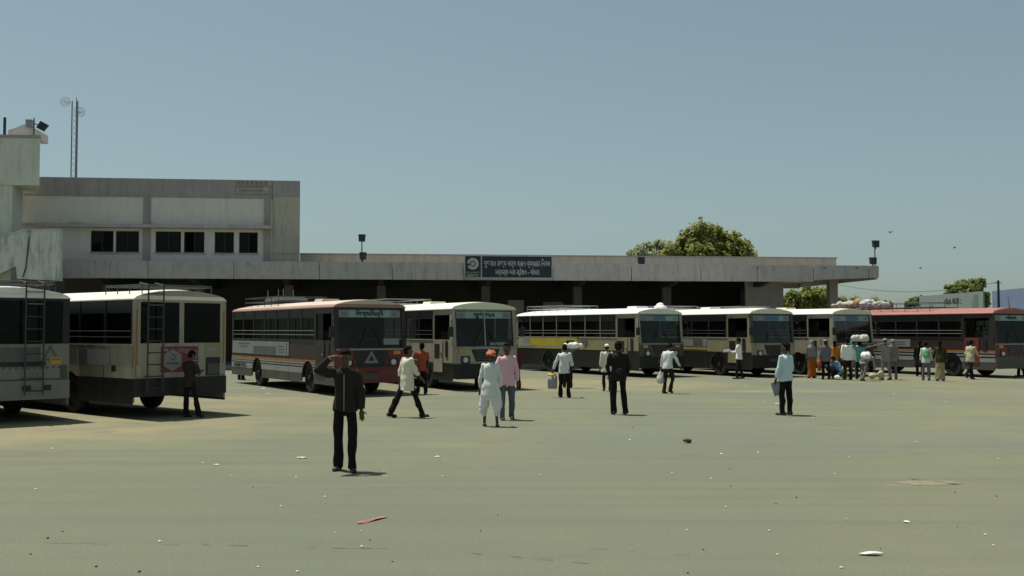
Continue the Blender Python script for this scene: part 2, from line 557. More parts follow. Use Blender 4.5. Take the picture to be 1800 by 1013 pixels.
def ring2(mb, cu, cz, r0, r1, y0, y1, n=28, t0=0.0, t1=2 * math.pi):
    for k in range(n):
        a, b = t0 + (t1 - t0) * k / n, t0 + (t1 - t0) * (k + 1) / n
        q = [(cu + r * math.cos(t), cz + r * math.sin(t)) for r, t in ((r0, a), (r1, a), (r1, b), (r0, b))]
        mb.prism(q, lambda p, s, t: (p, t, s), y0, y1)
ring2(mb, eu, ez, .17, .32, -.075, -.061, 30, rad(205), rad(535))
ring2(mb, eu, ez, .0, .08, -.075, -.061, 14)
ring2(mb, eu, ez, .10, .13, -.075, -.061, 18)
mb.build('emblem', M_LETTER, sb)
put_text("GUJARAT", 0.14, M_LETTER, sb, (eu, -.066, zb0 + hB * .25), R_, U_, width=uS * .8)
put_text("GSRTC", 0.17, M_LETTER, sb, (eu, -.066, zb0 + hB * .115), R_, U_, width=uS * .72, bold=.004)

# ---- floodlights on the canopy roof
def floodlight(px, py0, py1, v, label, heads, zbase):
    u = bu(px, v, 460)
    zt = bz(px, py1, v)
    e = empty('floodlight', at_b(u, v, zbase), BANG, label, 'floodlight')
    h = zt - zbase
    MB().tube((0, 0, 0), (0, 0, h * .8), .035, .03, 8).build('pole', M_STEEL, e)
    for (dx, dz, tl) in heads:
        mb = MB()
        mb.prism([(-.17, -.2), (.17, -.2), (.2, .2), (-.2, .2)], lambda p, q, t: (p + dx, t - .12 + tl * q, q + dz * h), 0, .2)
        hd = mb.build('lamp_head', M_STEEL, e)
        MB().prism([(-.14, -.16), (.14, -.16), (.16, .16), (-.16, .16)], lambda p, q, t: (p + dx, t - .12 + tl * q, q + dz * h), -.012, -.002).build('lens', M_STEEL, hd)
        MB().box((dx - .03, -.02, dz * h - .3), (dx + .03, .03, dz * h - .16)).build('bracket', M_STEEL, hd)
    return e
floodlight(636, 462, 411, 1.0, 'dark floodlight on a thin pole beside the two storey block', [(0, .87, .15), (.06, .33, 0)], 5.55)
floodlight(1127, 462, 447, 0.6, 'small dark floodlight mid roof right of the name board', [(0, .55, .2)], 5.55)
floodlight(1538, 467, 425, 1.0, 'floodlight with two heads at the far end of the canopy roof', [(.05, .92, .1), (-.13, .33, .1)], 5.55)

# ================================================================== OFFICE BLOCK
VB = 1.0
ob = empty('office_block', at_b(0, VB), BANG, 'two storey plastered office block with dark windows and grey parapet', 'building')
u0, u1 = bu(36, VB), bu(527, VB, 390)
uR = bu(478, VB, 390)
zT = 10.25
zPB, zCB, zCT = bz(300, 347, VB), bz(300, 402, VB), bz(300, 396, VB)
zWT, zWB = bz(300, 407, VB), bz(300, 444, VB)
wins = [(bu(a, VB, 425), bu(b, VB, 425)) for a, b in ((159, 199), (203, 244), (273, 318), (323, 359), (377, 411), (420, 453))]
DW = 0.3
MB().box((u0, 0, zPB), (uR - .01, .6, zT)).build('parapet', M_CONC2, ob)
MB().prism([(uR + .01, .02), (u1, .02), (u1 - .06, .3), (uR + .01, .3)], lambda p, q, t: (p, q, t), zPB + .15, zT).build('parapet', M_CONC2, ob)
MB().box((u0, .05, zWT), (uR, DW, zPB - .003)).build('upper_wall', M_CREAM, ob)
MB().box((u0, .05, 5.57), (uR, DW, zWB)).build('sill_wall', M_CREAM, ob)
xs = [u0] + [x for w in wins for x in w] + [uR]
for a, b in zip(xs[0::2], xs[1::2]):
    MB().box((a, .05, zWB + .001), (b, DW, zWT - .001)).build('window_pier', M_CREAM, ob)
MB().prism([(uR + .003, .055), (u1, .055), (u1 - .04, DW), (uR + .003, DW)], lambda p, q, t: (p, q, t), 5.57, zPB + .147).build('end_bay_wall', M_CREAM2, ob)
MB().box((uR + .01, .03, bz(500, 446, VB)), (u1, .052, bz(500, 445, VB))).build('groove_band', M_CONC2, ob)
sk_ = lambda p, q, t: (p - .16 * q, q, t)
MB().prism([(u1 - DW, DW + .001), (u1 - .003, DW + .001), (u1 - .003, 12), (u1 - DW, 12)], sk_, 5.57, zT - .003).build('side_wall', M_CREAM2, ob)
MB().box((u0, .62, zT - .4), (u1 - DW - 2, 12, zT - .2)).build('roof_slab', M_CONC2, ob)
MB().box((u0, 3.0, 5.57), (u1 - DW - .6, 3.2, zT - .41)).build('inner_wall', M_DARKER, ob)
MB().box((bu(40, VB), -.55, zCB), (bu(478, VB), .045, zCT)).build('sunshade_ledge', M_CONC, ob)
for px in (258, 470):
    u = bu(px, VB, 400)
    MB().box((u - .19, -.03, 5.57), (u + .19, .046, zCB - .004)).build('pilaster', M_CONC2, ob)
    MB().box((u - .19, -.03, zCT + .004), (u + .19, .046, zPB - .004)).build('pilaster', M_CONC2, ob)
for k, (a, b) in enumerate(wins):
    w = MB()
    t = .05
    w.box((a, .1, zWB), (a + t, .2, zWT)).box((b - t, .1, zWB), (b, .2, zWT)).box((a + t, .1, zWB), (b - t, .2, zWB + t)).box((a + t, .1, zWT - t), (b - t, .2, zWT))
    m = (a + b) / 2
    w.box((m - .025, .11, zWB + t), (m + .025, .19, zWT - t))
    wo_ = w.build('window', mat('window_frame_brown', (0.05, 0.04, 0.032), 0.7, .2), ob)
    for q, (c, d) in enumerate(((a + t, m - .025), (m + .025, b - t))):
        if (k * 2 + q) % 5 != 1:
            MB().box((c, .14, zWB + t), (d, .15, zWT - t)).build('pane', M_WINGLASS, wo_)
    g = MB()
    for i in range(1, 4):
        z = zWB + (zWT - zWB) * i / 4
        g.tube((a + t, .085, z), (b - t, .085, z), .005, .005, 5)
    g.build('grille', M_STEEL, wo_)
    MB().box((a - .06, -.02, zWB - .07), (b + .06, .049, zWB - .003)).build('sill', M_CONC, wo_)
# faded painted notice on the parapet
M_FADE = mat('faded_red_paint', (0.27, 0.20, 0.18), 0.9, .15, 4)
ua, ub = bu(413, VB, 330), bu(476, VB, 330)
za, zb = bz(445, 343, VB), bz(445, 317, VB)
fp = MB()
for (p, q) in (((ua, za), (ub, za + .05)), ((ua, zb - .35), (ub, zb - .31)), ((ua, za + .05), (ua + .05, zb - .35)), ((ub - .05, za + .05), (ub, zb - .35))):
    fp.box((p[0], -.004, p[1]), (q[0], -.001, q[1]))
for i in range(7):
    x = ua + .1 + (ub - ua - .2) * i / 7
    fp.box((x, -.004, zb - .26), (x + .14, -.001, zb - .06))
for i in range(2):
    fp.box((ua + .2, -.004, za + .2 + .22 * i), (ub - .3, -.001, za + .27 + .22 * i))
fp.build('faded_notice', M_FADE, ob)
MB().box((bu(463, VB, 333), -.008, bz(463, 336, VB)), (bu(472, VB, 333), -.0045, bz(463, 329, VB))).build('pale_mark', mat('pale_paint', (0.42, 0.40, 0.38)), ob)
# sagging cable
mb = MB(); pts = []
rnd = random.Random(2)
for i in range(40):
    px = 40 + i * 11.2
    y = 393 + i * .19 + 2.2 * math.sin(i * .55) + rnd.uniform(-.4, .4)
    pts.append((bu(px, VB - .2, 395), -.2, bz(px, y, VB - .2)))
tag(mb.path(pts, .028, 5).build('cable', M_BLACK), 'black cable sagging above the ledge of the office block', 'cable')
bpy.data.objects['cable'].matrix_world = Matrix.Translation(at_b(0, VB)) @ Matrix.Rotation(BANG, 4, 'Z')

# ================================================================== MINT STAIR TOWER AND WHITEWASHED STAIR WALL
VT = -2.5
tw = empty('stair_tower', at_b(0, VT), BANG, 'pale mint plastered tower with overhanging top at the left edge', 'building')
uA, uB = bu(-70, VT, 280), bu(70, VT, 280)
zA, zB2 = bz(70, 326, VT), bz(70, 243, VT)
uC = bu(21, VT, 350)
sk2 = lambda p, q, t: (p - .36 * q, q, t)
MB().prism([(uA - 3, 0), (uB, 0), (uB, 3.2), (uA - 3, 3.2)], sk2, zA, zB2).build('tank_room', M_MINT, tw)
MB().prism([(uA - 3, -.06), (uB + .03, -.06), (uB + .03, 3.2), (uA - 3, 3.2)], sk2, zB2 + .002, zB2 + .14).build('coping', M_CONC2, tw)
MB().prism([(uA - 3, .1), (uC, .1), (uC, 2.2), (uA - 3, 2.2)], lambda p, q, t: (p - .1 * q, q, t), 0, zA - .003).build('shaft', M_MINT, tw)
mb = MB()
ux = [bu(p, VT, 230) for p in (8, 20, 36, 44, 55)]
zx = [bz(30, p, VT) for p in (226, 222, 215, 218, 222)]
mb.prism([(ux[0], zB2 + .15), (ux[4], zB2 + .15)] + [(ux[i], zx[i]) for i in (4, 3, 2, 1, 0)], lambda p, q, t: (p, t, q), .5, 2.6)
mb.build('roof_hut', M_CREAM, tw)
u = bu(5, VT, 220)
MB().tube((u, .25, zB2 + .14), (u, .25, bz(5, 205, VT)), .07, .07, 10).build('vent_pipe', M_STEEL, tw)
bx_ = tag(MB().box((bu(41, VT, 215), .3, bz(46, 221, VT)), (bu(52, VT, 215), .7, bz(46, 208, VT))).build('junction_box', M_GALV, tw), None, None)
fl = empty('floodlight', at_b(bu(55, VT, 225), VT + .4, zB2 + .142), BANG, 'tilted floodlight on a bent arm above the mint tower', 'floodlight')
hz = bz(56, 215, VT) - zB2 - .142
MB().tube((0, 0, 0), (0, 0, hz + .3), .03, .03, 8).tube((0, 0, hz), (.3, -.1, hz - .08), .025, .025, 8).build('arm', M_STEEL, fl)
mb = MB()
ca, sa = math.cos(rad(-28)), math.sin(rad(-28))
mb.prism([(-.2, -.2), (.2, -.2), (.22, .2), (-.22, .2)], lambda p, q, t: (.45 + p * ca - q * sa, -.15 + t + q * .3, hz - .15 + p * sa + q * ca), -.06, .1)
mb.build('lamp_head', M_STEEL, fl)

VS = -3.4
sw = empty('stair_wall', at_b(0, VS), BANG, 'whitewashed stair wall streaked with black mould at the left edge', 'wall')
P = lambda x, y: bw(x, y, VS)
poly = [P(-70, 450), P(-40, 436), P(0, 420), P(36, 407), P(107, 405), P(107, 494), P(30, 490), P(28, 468), P(0, 481), P(-70, 512)]
MB().prism([(a, b) for a, b in poly], lambda p, q, t: (p, t, q), 0, .28).build('parapet', M_WHITEWASH, sw)
top = [P(-70, 450), P(-40, 436), P(0, 420), P(36, 407), P(107, 405)]
mb = MB()
for (a, za_), (b, zb_) in zip(top[:-1], top[1:]):
    mb.prism([(a, za_ + .004), (b, zb_ + .004), (b, zb_ + .07), (a, za_ + .07)], lambda p, q, t: (p, t, q), -.05, .33)
mb.build('coping', M_WHITEWASH, sw)
MB().box((P(32, 480)[0], .3, 0), (P(90, 480)[0], 2.2, P(60, 486)[1])).build('support_wall', M_DARK, sw)
mb = MB()
for (a, b) in (((52, 416), (46, 470)), ((46, 470), (40, 488))):
    p, q = P(*a), P(*b)
    mb.tube((p[0], -.02, p[1]), (q[0], -.02, q[1]), .03, .03, 6)
mb.build('drain_pipe', M_STEEL, sw)

# ================================================================== RADIO MAST
M_MAST = mat('mast_paint', (0.13, 0.14, 0.15), .7, .2, 4)
md = 76.0
base = at_depth(131, 300, md)
top_z = at_depth(131, 178, md).z
ms = empty('radio_mast', (base.x, md, 0), 0, 'slender lattice radio mast with two grid dishes behind the office block', 'mast')
r = .21
legs = [(-r, -.1), (r, -.12), (-.02, .22)]
for (x, y) in legs:
    MB().tube((x, y, 0), (x, y, top_z), .045, .04, 6).build('leg', M_MAST, ms)
mb = MB(); z = .4; k = 0
while z < top_z - .5:
    for i in range(3):
        a, b = legs[i], legs[(i + 1) % 3]
        mb.tube((a[0], a[1], z), (b[0], b[1], z + .45), .009, .009, 4)
    z += .45
mb.build('bracing', M_MAST, ms)
mb = MB()
mb.tube((-.02, .2, top_z - .1), (-.02, .2, top_z + .35), .03, .02, 6)
mb.build('spike', M_STEEL, ms)
for (x, y, z, s) in ((-.62, -.15, at_depth(118, 181, md).z, -1), (.5, -.2, at_depth(143, 199, md).z, 1)):
    g = MB(); R = .36
    for i in range(-4, 5):
        t = i / 4.5 * R; w = math.sqrt(max(0, R * R - t * t))
        for vert in (0, 1):
            pts = []
            for j in range(7):
                q = -w + 2 * w * j / 6
                dd = (t * t + q * q) / (R * 2.2)
                pts.append((x + (t if vert else q), y - dd * 1.0, z + (q if vert else t)))
            g.path(pts, .006, 4)
    g.path([(x + R * math.cos(a), y - R / 2.2, z + R * math.sin(a)) for a in [2 * math.pi * i / 20 for i in range(21)]], .009, 4)
    d_ = g.build('dish', M_GALV, ms)
    MB().tube((x, y, z), (x - s * .3, -.1, z), .02, .02, 6).tube((x, y, z), (x, y - .4, z), .012, .012, 5).build('dish_arm', M_STEEL, d_)

# ================================================================== TREES
M_BARK = mat('bark', (0.10, 0.075, 0.05), 0.95, .3, 6, bump=.6, bscale=12)
def leafmat(name, c1, c2):
    m = bpy.data.materials.new(name); m.use_nodes = True
    n, l = m.node_tree.nodes, m.node_tree.links
    b = n['Principled BSDF']; b.inputs['Roughness'].default_value = .6
    b.inputs['Specular IOR Level'].default_value = .25
    tc = n.new('ShaderNodeTexCoord'); nz = n.new('ShaderNodeTexNoise')
    nz.inputs['Scale'].default_value = 1.1; nz.inputs['Detail'].default_value = 5
    l.new(tc.outputs['Object'], nz.inputs['Vector'])
    mr = n.new('ShaderNodeMapRange'); mr.inputs[1].default_value = .35; mr.inputs[2].default_value = .65
    l.new(nz.outputs['Fac'], mr.inputs[0])
    mx = n.new('ShaderNodeMixRGB'); mx.inputs[1].default_value = (*c1, 1); mx.inputs[2].default_value = (*c2, 1)
    l.new(mr.outputs[0], mx.inputs[0]); l.new(mx.outputs[0], b.inputs['Base Color'])
    tr = n.new('ShaderNodeBsdfTranslucent'); l.new(mx.outputs[0], tr.inputs[0])
    ms_ = n.new('ShaderNodeMixShader'); ms_.inputs[0].default_value = .5
    l.new(b.outputs[0], ms_.inputs[1]); l.new(tr.outputs[0], ms_.inputs[2])
    l.new(ms_.outputs[0], n['Material Output'].inputs[0])
    return m
LEAF_A = leafmat('leaf_bright', (0.23, 0.26, 0.075), (0.37, 0.385, 0.125))
LEAF_B = leafmat('leaf_hazed', (0.38, 0.42, 0.27), (0.48, 0.50, 0.35))  # paler leaf colour stands in for haze over the far trees
LEAF_C = leafmat('leaf_dark', (0.16, 0.20, 0.075), (0.28, 0.31, 0.11))
def tree(px, ptop, Y, lobes, label, leaf, size, n, seed, trunk_r=.3, shape='round'):
    """lobes: (px, py, radius in photo px) in the tree's own plane, given real depth below"""
    rn = np.random.RandomState(seed); R = random.Random(seed)
    b = at_depth(px, 560, Y)
    e = empty('tree', (b.x, Y, 0), 0, label, 'tree')
    L = []
    for (lx, ly, lr) in lobes:
        p = at_depth(lx, ly, Y)
        L.append((p.x - b.x, R.uniform(-.5, .5) * lr * Y / F_PX, p.z, lr * Y / F_PX))
    zc = min(l[2] for l in L)
    tb = MB()
    z_f = max(.8, zc * .55)
    tb.tube((0, 0, 0), (.05, 0, z_f), trunk_r, trunk_r * .7, 10)
    for (x, y, z, r) in L:
        m = (x * .45 + R.uniform(-.2, .2), y * .45, z_f + (z - z_f) * .5)
        tb.tube((.05, 0, z_f - .1), m, trunk_r * .45, trunk_r * .3, 7).tube(m, (x, y, z), trunk_r * .3, trunk_r * .1, 6)
        for q in range(3):
            tb.tube((x * .8, y * .8, z_f + (z - z_f) * .8), (x + R.uniform(-.8, .8) * r, y + R.uniform(-.8, .8) * r, z + R.uniform(-.2, .7) * r), trunk_r * .1, .015, 5)
    tb.build('trunk', M_BARK, e)
    # twigs' leaf sprays: sub-clumps inside every lobe, leaves inside every sub-clump
    tot = sum(l[3] ** 2 for l in L)
    V, Fc = [], []
    for (x, y, z, r) in L:
        k = max(9, int(32 * r * r / (tot / len(L))))
        cl = rn.normal(size=(k, 3)); cl /= np.linalg.norm(cl, axis=1)[:, None]
        cl *= (rn.uniform(.35, 1.05, size=(k, 1))) * r
        cl[:, 2] *= .85
        nl = int(n * r * r / tot / k) + 1
        for c in cl:
            cr = r * rn.uniform(.16, .34)
            p = rn.normal(size=(nl, 3)) * cr * .6 + c + np.array([x, y, z])
            p[:, 2] -= np.abs(rn.normal(size=nl)) * cr * .2
            nr = rn.normal(size=(nl, 3)) + c / r * 1.0 + np.array([0, 0, .6]); nr /= np.linalg.norm(nr, axis=1)[:, None]
            a = np.cross(nr, rn.normal(size=(nl, 3))); a /= np.linalg.norm(a, axis=1)[:, None]
            bb = np.cross(nr, a)
            s = size * rn.uniform(.6, 1.3, size=(nl, 1))
            o = len(V)
            q = np.stack([p - a * s, p - bb * s * .5, p + a * s, p + bb * s * .5], 1).reshape(-1, 3)
            Fc.append(np.arange(len(q)).reshape(-1, 4) + sum(len(vv) for vv in V))
            V.append(q)
    V = np.concatenate(V); Fc = np.concatenate(Fc)
    me = bpy.data.meshes.new('crown'); me.from_pydata(V.tolist(), [], Fc.tolist()); me.materials.append(leaf)
    link('crown', me, e)
    return e
tree(1240, 390, 84, [(1245, 412, 26), (1218, 425, 24), (1268, 430, 26), (1295, 436, 27), (1190, 440, 24), (1240, 448, 34), (1175, 452, 20), (1215, 470, 38), (1285, 470, 38), (1250, 500, 45)],
     'large bushy green tree rising behind the canopy roof', LEAF_A, .21, 22000, 3)
tree(1135, 418, 118, [(1150, 436, 20), (1128, 443, 20), (1165, 442, 20), (1110, 452, 16), (1140, 462, 30), (1175, 462, 26)],
     'haze-pale feathery tree left of the large bushy tree', LEAF_B, .20, 9000, 4)
tree(1415, 500, 78, [(1420, 516, 14), (1395, 522, 13), (1440, 520, 16), (1385, 535, 14), (1410, 540, 20), (1445, 540, 18), (1470, 532, 14)],
     'sunlit leafy tree seen under the end of the canopy', LEAF_A, .17, 8000, 5, .2)
tree(1700, 488, 92, [(1695, 503, 16), (1675, 510, 12), (1718, 502, 14), (1700, 515, 22), (1728, 520, 10), (1670, 520, 12), (1730, 535, 10)],
     'dark green spreading tree behind the grey hoarding', LEAF_C, .17, 5000, 6, .22)
tree(1612, 520, 100, [(1606, 532, 9), (1618, 529, 9), (1596, 537, 8)], 'small round bush top beyond the red bus roof', LEAF_C, .16, 1600, 7, .1)
tree(1510, 515, 105, [(1480, 532, 12), (1505, 530, 11), (1535, 534, 12), (1560, 536, 10)], 'low distant tree behind the roof luggage', LEAF_B, .17, 3000, 8, .15)

# ================================================================== HOARDINGS, POLE, WIRES
def hoarding(name, label, p0, p1, Y0, Y1, colmat, text=None):
    a_t, a_b = at_depth(p0[0], p0[1], Y0), at_depth(p0[0], p0[2], Y0)
    b_t, b_b = at_depth(p1[0], p1[1], Y1), at_depth(p1[0], p1[2], Y1)
    ang = math.atan2(Y1 - Y0, b_t.x - a_t.x)
    L = math.hypot(b_t.x - a_t.x, Y1 - Y0)
    z1 = (a_t.z + b_t.z) / 2; z0 = min(a_b.z, b_b.z) - 1.2
    e = empty(name, (a_t.x, Y0, 0), ang, label, 'hoarding')
    MB().prism([(0, z0), (L, z0), (L, b_t.z), (0, a_t.z)], lambda p, q, t: (p, t, q), 0, .12).build('panel', colmat, e)
    mb = MB()
    mb.box((0, -.02, z0 - .1), (L, .14, z0 - .003))
    mb.build('frame', M_STEEL, e)
    for i in range(4):
        x = L * (.08 + .28 * i)
        MB().tube((x, .25, 0), (x, .25, z1 - .1), .08, .08, 8).build('post', M_STEEL, e)
    if text:
        put_text(text, .75, M_STEEL, e, (L * .56, -.012, z1 - .62), (1, 0, 0), (0, 0, 1), width=L * .26, bold=.02)
    return e, L, z0, z1
M_HG = mat('grey_green_board', (0.22, 0.26, 0.25), .8, .12, .6, dirt=.3)
M_HB = mat('blue_board', (0.22, 0.27, 0.40), .7, .18, .35)
e, L_, z0, z1 = hoarding('hoarding', 'long grey green hoarding with dark lettering behind the red bus', (1616, 521, 545), (1728, 512, 545), 92, 80, M_HG, "વાત લાવ :")
MB().prism([(L_ * .80, z0 + .3), (L_ * .93, z0 + .3), (L_ * .93, z1 - .15), (L_ * .87, z1 - .3)], lambda p, q, t: (p, t, q), -.012, -.002).build('green_print', mat('green_print', (0.11, 0.19, 0.14)), e)
e, L_, z0, z1 = hoarding('hoarding', 'pale blue hoarding at the right edge above the red bus', (1744, 512, 545), (1850, 501, 545), 84, 76, M_HB)
MB().ball((L_ * .3, 0, z0 + .9), (.9, .012, .7), 16, 8).build('pink_print', mat('pink_print', (0.36, 0.22, 0.28), .7, .3, 2), e)
b = at_depth(1755, 511, 82)
e = empty('utility_pole', (b.x, 82, 0), 0, 'short dark utility pole standing above the blue hoarding', 'pole')
MB().tube((0, 0, 0), (0, 0, at_depth(1755, 493, 82).z), .12, .09, 8).build('shaft', M_STEEL, e)
MB().box((-.3, -.04, at_depth(1755, 497, 82).z - .05), (.3, .04, at_depth(1755, 497, 82).z)).build('crossarm', M_STEEL, e)
mb = MB(); A_, B_ = at_depth(1755, 496, 82), at_depth(1400, 480, 95)
pts = [A_.lerp(B_, t / 12) - Vector((0, 0, 1.2 * 4 * (t / 12) * (1 - t / 12))) for t in range(13)]
tag(mb.path(pts, .018, 4).build('overhead_wire', M_BLACK), 'thin overhead wire running from the utility pole behind the canopy', 'wire')

# ================================================================== BIRDS
for (px, py, Y, w, rot, lab) in ((1565, 409, 60, .45, 25, 'highest of the three birds, nearest the canopy floodlight'), (1678, 436, 70, .5, -12, 'rightmost of the three birds in the sky'), (1618, 472, 75, .45, 8, 'lowest and faintest of the three birds')):
    p = at_depth(px, py, Y)
    e = empty('bird', p, rad(rot), lab, 'bird', 'birds over the yard'); e.scale = (.55, .55, .55)
    mb = MB().ball((0, 0, 0), (.16, .05, .05), 8, 6)
    mb.add([(.17, 0, .01), (.24, 0, 0), (.17, .02, -.01), (-.15, .03, 0), (-.27, .07, .01), (-.27, -.07, .01), (-.15, -.03, 0)], [(0, 1, 2), (3, 4, 5, 6)])
    mb.build('body', mat('bird_brown', (0.07, 0.065, 0.06)), e, fix=False)
    for s in (-1, 1):
        MB().add([(.08, s * .03, .03), (-.07, s * .03, .02), (-.09, s * w * .55, .13), (-.04, s * w, .06), (.03, s * w * .9, .07), (.11, s * w * .5, .14)], [(0, 1, 2, 5), (2, 3, 4, 5)]).build('wing', mat('bird_brown', (0, 0, 0)), e, fix=False)


# ================================================================== BUSES
L, W = 10.6, 2.5
FA, RA = L / 2 - 2.3, -L / 2 + 3.1
ZG = 2.82
def paint(name, col, dirt=.35, rough=.5): return mat('paint_' + name, col, rough, .10, 1.5, dirt=dirt, spec=.35, dirtcol=(0.07, 0.06, 0.045))
P_CREAM = paint('cream', (0.345, 0.318, 0.245), .6)
P_CREAMY = paint('yellow_cream', (0.27, 0.245, 0.14), .55)
P_WHITE = paint('off_white', (0.205, 0.20, 0.188), .55)
P_RED = paint('brick_red', (0.17, 0.032, 0.027))
P_MAROON = paint('maroon_brown', (0.040, 0.024, 0.022))
P_ROOFRED = paint('faded_red_roof', (0.36, 0.15, 0.125), .25, .6)
P_ROOFDUST = paint('dusty_roof', (0.62, 0.50, 0.42), .2, .6)
P_COVE = paint('dusty_red_cove', (0.33, 0.20, 0.165), .35, .6)
P_ROOFCREAM = paint('cream_roof', (0.80, 0.78, 0.64), .08, .6)
P_ROOFWHITE = paint('white_roof', (0.82, 0.82, 0.78), .08, .6)
P_SKIRT = paint('black_skirt', (0.013, 0.0125, 0.012), .25)
P_GREY = paint('grey_skirt', (0.075, 0.073, 0.065), .4)
P_ORANGE = paint('orange_stripe', (0.34, 0.13, 0.03), .2)
P_STRIPE = paint('white_stripe', (0.28, 0.28, 0.27), .3)
P_BLACK = paint('black_trim', (0.02, 0.02, 0.02), .1)
P_YELLOW = paint('yellow_print', (0.42, 0.33, 0.04), .3)
P_AD = paint('pale_print', (0.23, 0.24, 0.235), .2)
P_ADG = paint('grey_print', (0.10, 0.10, 0.10), .2)
P_ADR = paint('red_print', (0.19, 0.035, 0.04), .2)
P_TEAL = paint('teal_board', (0.24, 0.36, 0.34), .1)
P_BLUE = paint('blue_board_print', (0.10, 0.19, 0.30), .1)
P_PLATE = paint('plate_yellow', (0.42, 0.29, 0.03), .1)
M_GALV2 = mat('dull_rail', (0.16, 0.165, 0.165), .6, .15, 6)
M_TYRE = mat('tyre', (0.020, 0.019, 0.018), .9, .25, 9)
M_RIM = mat('rim', (0.028, 0.026, 0.024), .7, .3, 5, metal=.3)
M_SEAT = mat('seat_rexine', (0.075, 0.062, 0.05), .6, .2, 4)
M_CABIN = mat('cabin_grey', (0.05, 0.05, 0.046), .8, .2, 3)
M_AMBER = mat('amber_lens', (0.60, 0.25, 0.02), .25, .1, 5, spec=.5)
M_LAMP = mat('lamp_lens', (0.55, 0.56, 0.55), .15, .05, 5, spec=.6)
M_REDLENS = mat('red_lens', (0.30, 0.02, 0.02), .3, .1, 5)
M_GLASS = glass('bus_glass', (0.24, 0.26, 0.25), .03)
M_SHIELD = glass('windscreen', (0.72, 0.76, 0.74), .08)
M_DTEXT = mat('dark_lettering', (0.02, 0.025, 0.03), .7, .1)
M_WTEXT = mat('pale_lettering', (0.45, 0.45, 0.43), .7, .1)

_seat = None
def seat_mesh():
    global _seat
    if _seat is None:
        mb = MB().box((-.2, -.45, 1.38), (.22, .45, 1.47)).box((-.26, -.45, 1.4), (-.19, .45, 1.98))
        mb.tube((-.23, -.47, 1.0), (-.23, -.47, 2.03), .015, .015, 5).tube((-.23, .47, 1.0), (-.23, .47, 2.03), .015, .015, 5).tube((-.23, -.47, 2.03), (-.23, .47, 2.03), .015, .015, 5)
        mb.box((-.15, -.4, 1.0), (.15, -.36, 1.38)).box((-.15, .36, 1.0), (.15, .4, 1.38))
        _seat = mb.mesh('seat', M_SEAT)
    return _seat
_wheel = {}
def wheel(parent, x, s):
    if not _wheel:
        n = 28
        prof = [(.30, .12), (.44, .135), (.485, .11), (.5, .06), (.5, -.06), (.485, -.11), (.44, -.135), (.30, -.12)]
        rings = []
        for k in range(n):
            t = 2 * math.pi * k / n
            rings.append([(r * math.cos(t), y, r * math.sin(t)) for r, y in prof])
        m = MB(); N = len(prof)
        v = [p for r in rings for p in r]
        f = [(k * N + j, k * N + (j + 1) % N, ((k + 1) % n) * N + (j + 1) % N, ((k + 1) % n) * N + j) for k in range(n) for j in range(N)]
        m.add(v, f)
        _wheel['tyre'] = m.mesh('tyre', M_TYRE)
        m = MB().tube((0, .06, 0), (0, .09, 0), .30, .27, 20).tube((0, .08, 0), (0, .17, 0), .11, .09, 12).tube((0, -.1, 0), (0, .05, 0), .301, .301, 20)
        for k in range(8):
            t = 2 * math.pi * k / 8
            m.tube((.17 * math.cos(t), .085, .17 * math.sin(t)), (.17 * math.cos(t), .12, .17 * math.sin(t)), .018, .018, 6)
        _wheel['rim'] = m.mesh('rim', M_RIM)
        _wheel['hub'] = MB().tube((0, -.1, 0), (0, .0, 0), .2, .2, 10).mesh('wheel', M_BLACK)
    w = link('wheel', _wheel['hub'], parent)
    w.location = (x, s * (W / 2 - .2), .5)
    w.rotation_euler = (0, 0, 0 if s > 0 else math.pi)
    link('tyre', _wheel['tyre'], w); link('rim', _wheel['rim'], w)

def side_segs(z0, z1, xr=-L / 2 + .015, xf=L / 2 - .015):
    """outlines in (x, z) of the side skin between two heights, cut round the wheel arches"""
    AR, AZ = .56, .5
    def half(z):
        return math.sqrt(max(0, AR * AR - (z - AZ) ** 2)) if z > AZ else AR
    if z0 >= AZ + AR:
        return [[(xr, z0), (xf, z0), (xf, z1), (xr, z1)]]
    if z1 < AZ + AR - .01:
        zs = [z0 + (z1 - z0) * i / 6 for i in range(7)]
        out = []
        out.append([(xr, z0)] + [(RA - half(z), z) for z in zs] + [(xr, z1)])
        out.append([(RA + half(z), z) for z in zs][::-1] + [(FA - half(z), z) for z in zs])
        out.append([(xf, z1)] + [(FA + half(z), z) for z in zs][::-1] + [(xf, z0)])
        return out
    o = [(xr, z0)]
    for ax in (RA, FA):
        o.append((ax - AR, z0))
        for i in range(13):
            t = math.pi * (1 - i / 12)
            o.append((ax + AR * math.cos(t), max(z0, AZ + AR * math.sin(t))))
        o.append((ax + AR, z0))
    return [o + [(xf, z0), (xf, z1), (xr, z1)]]

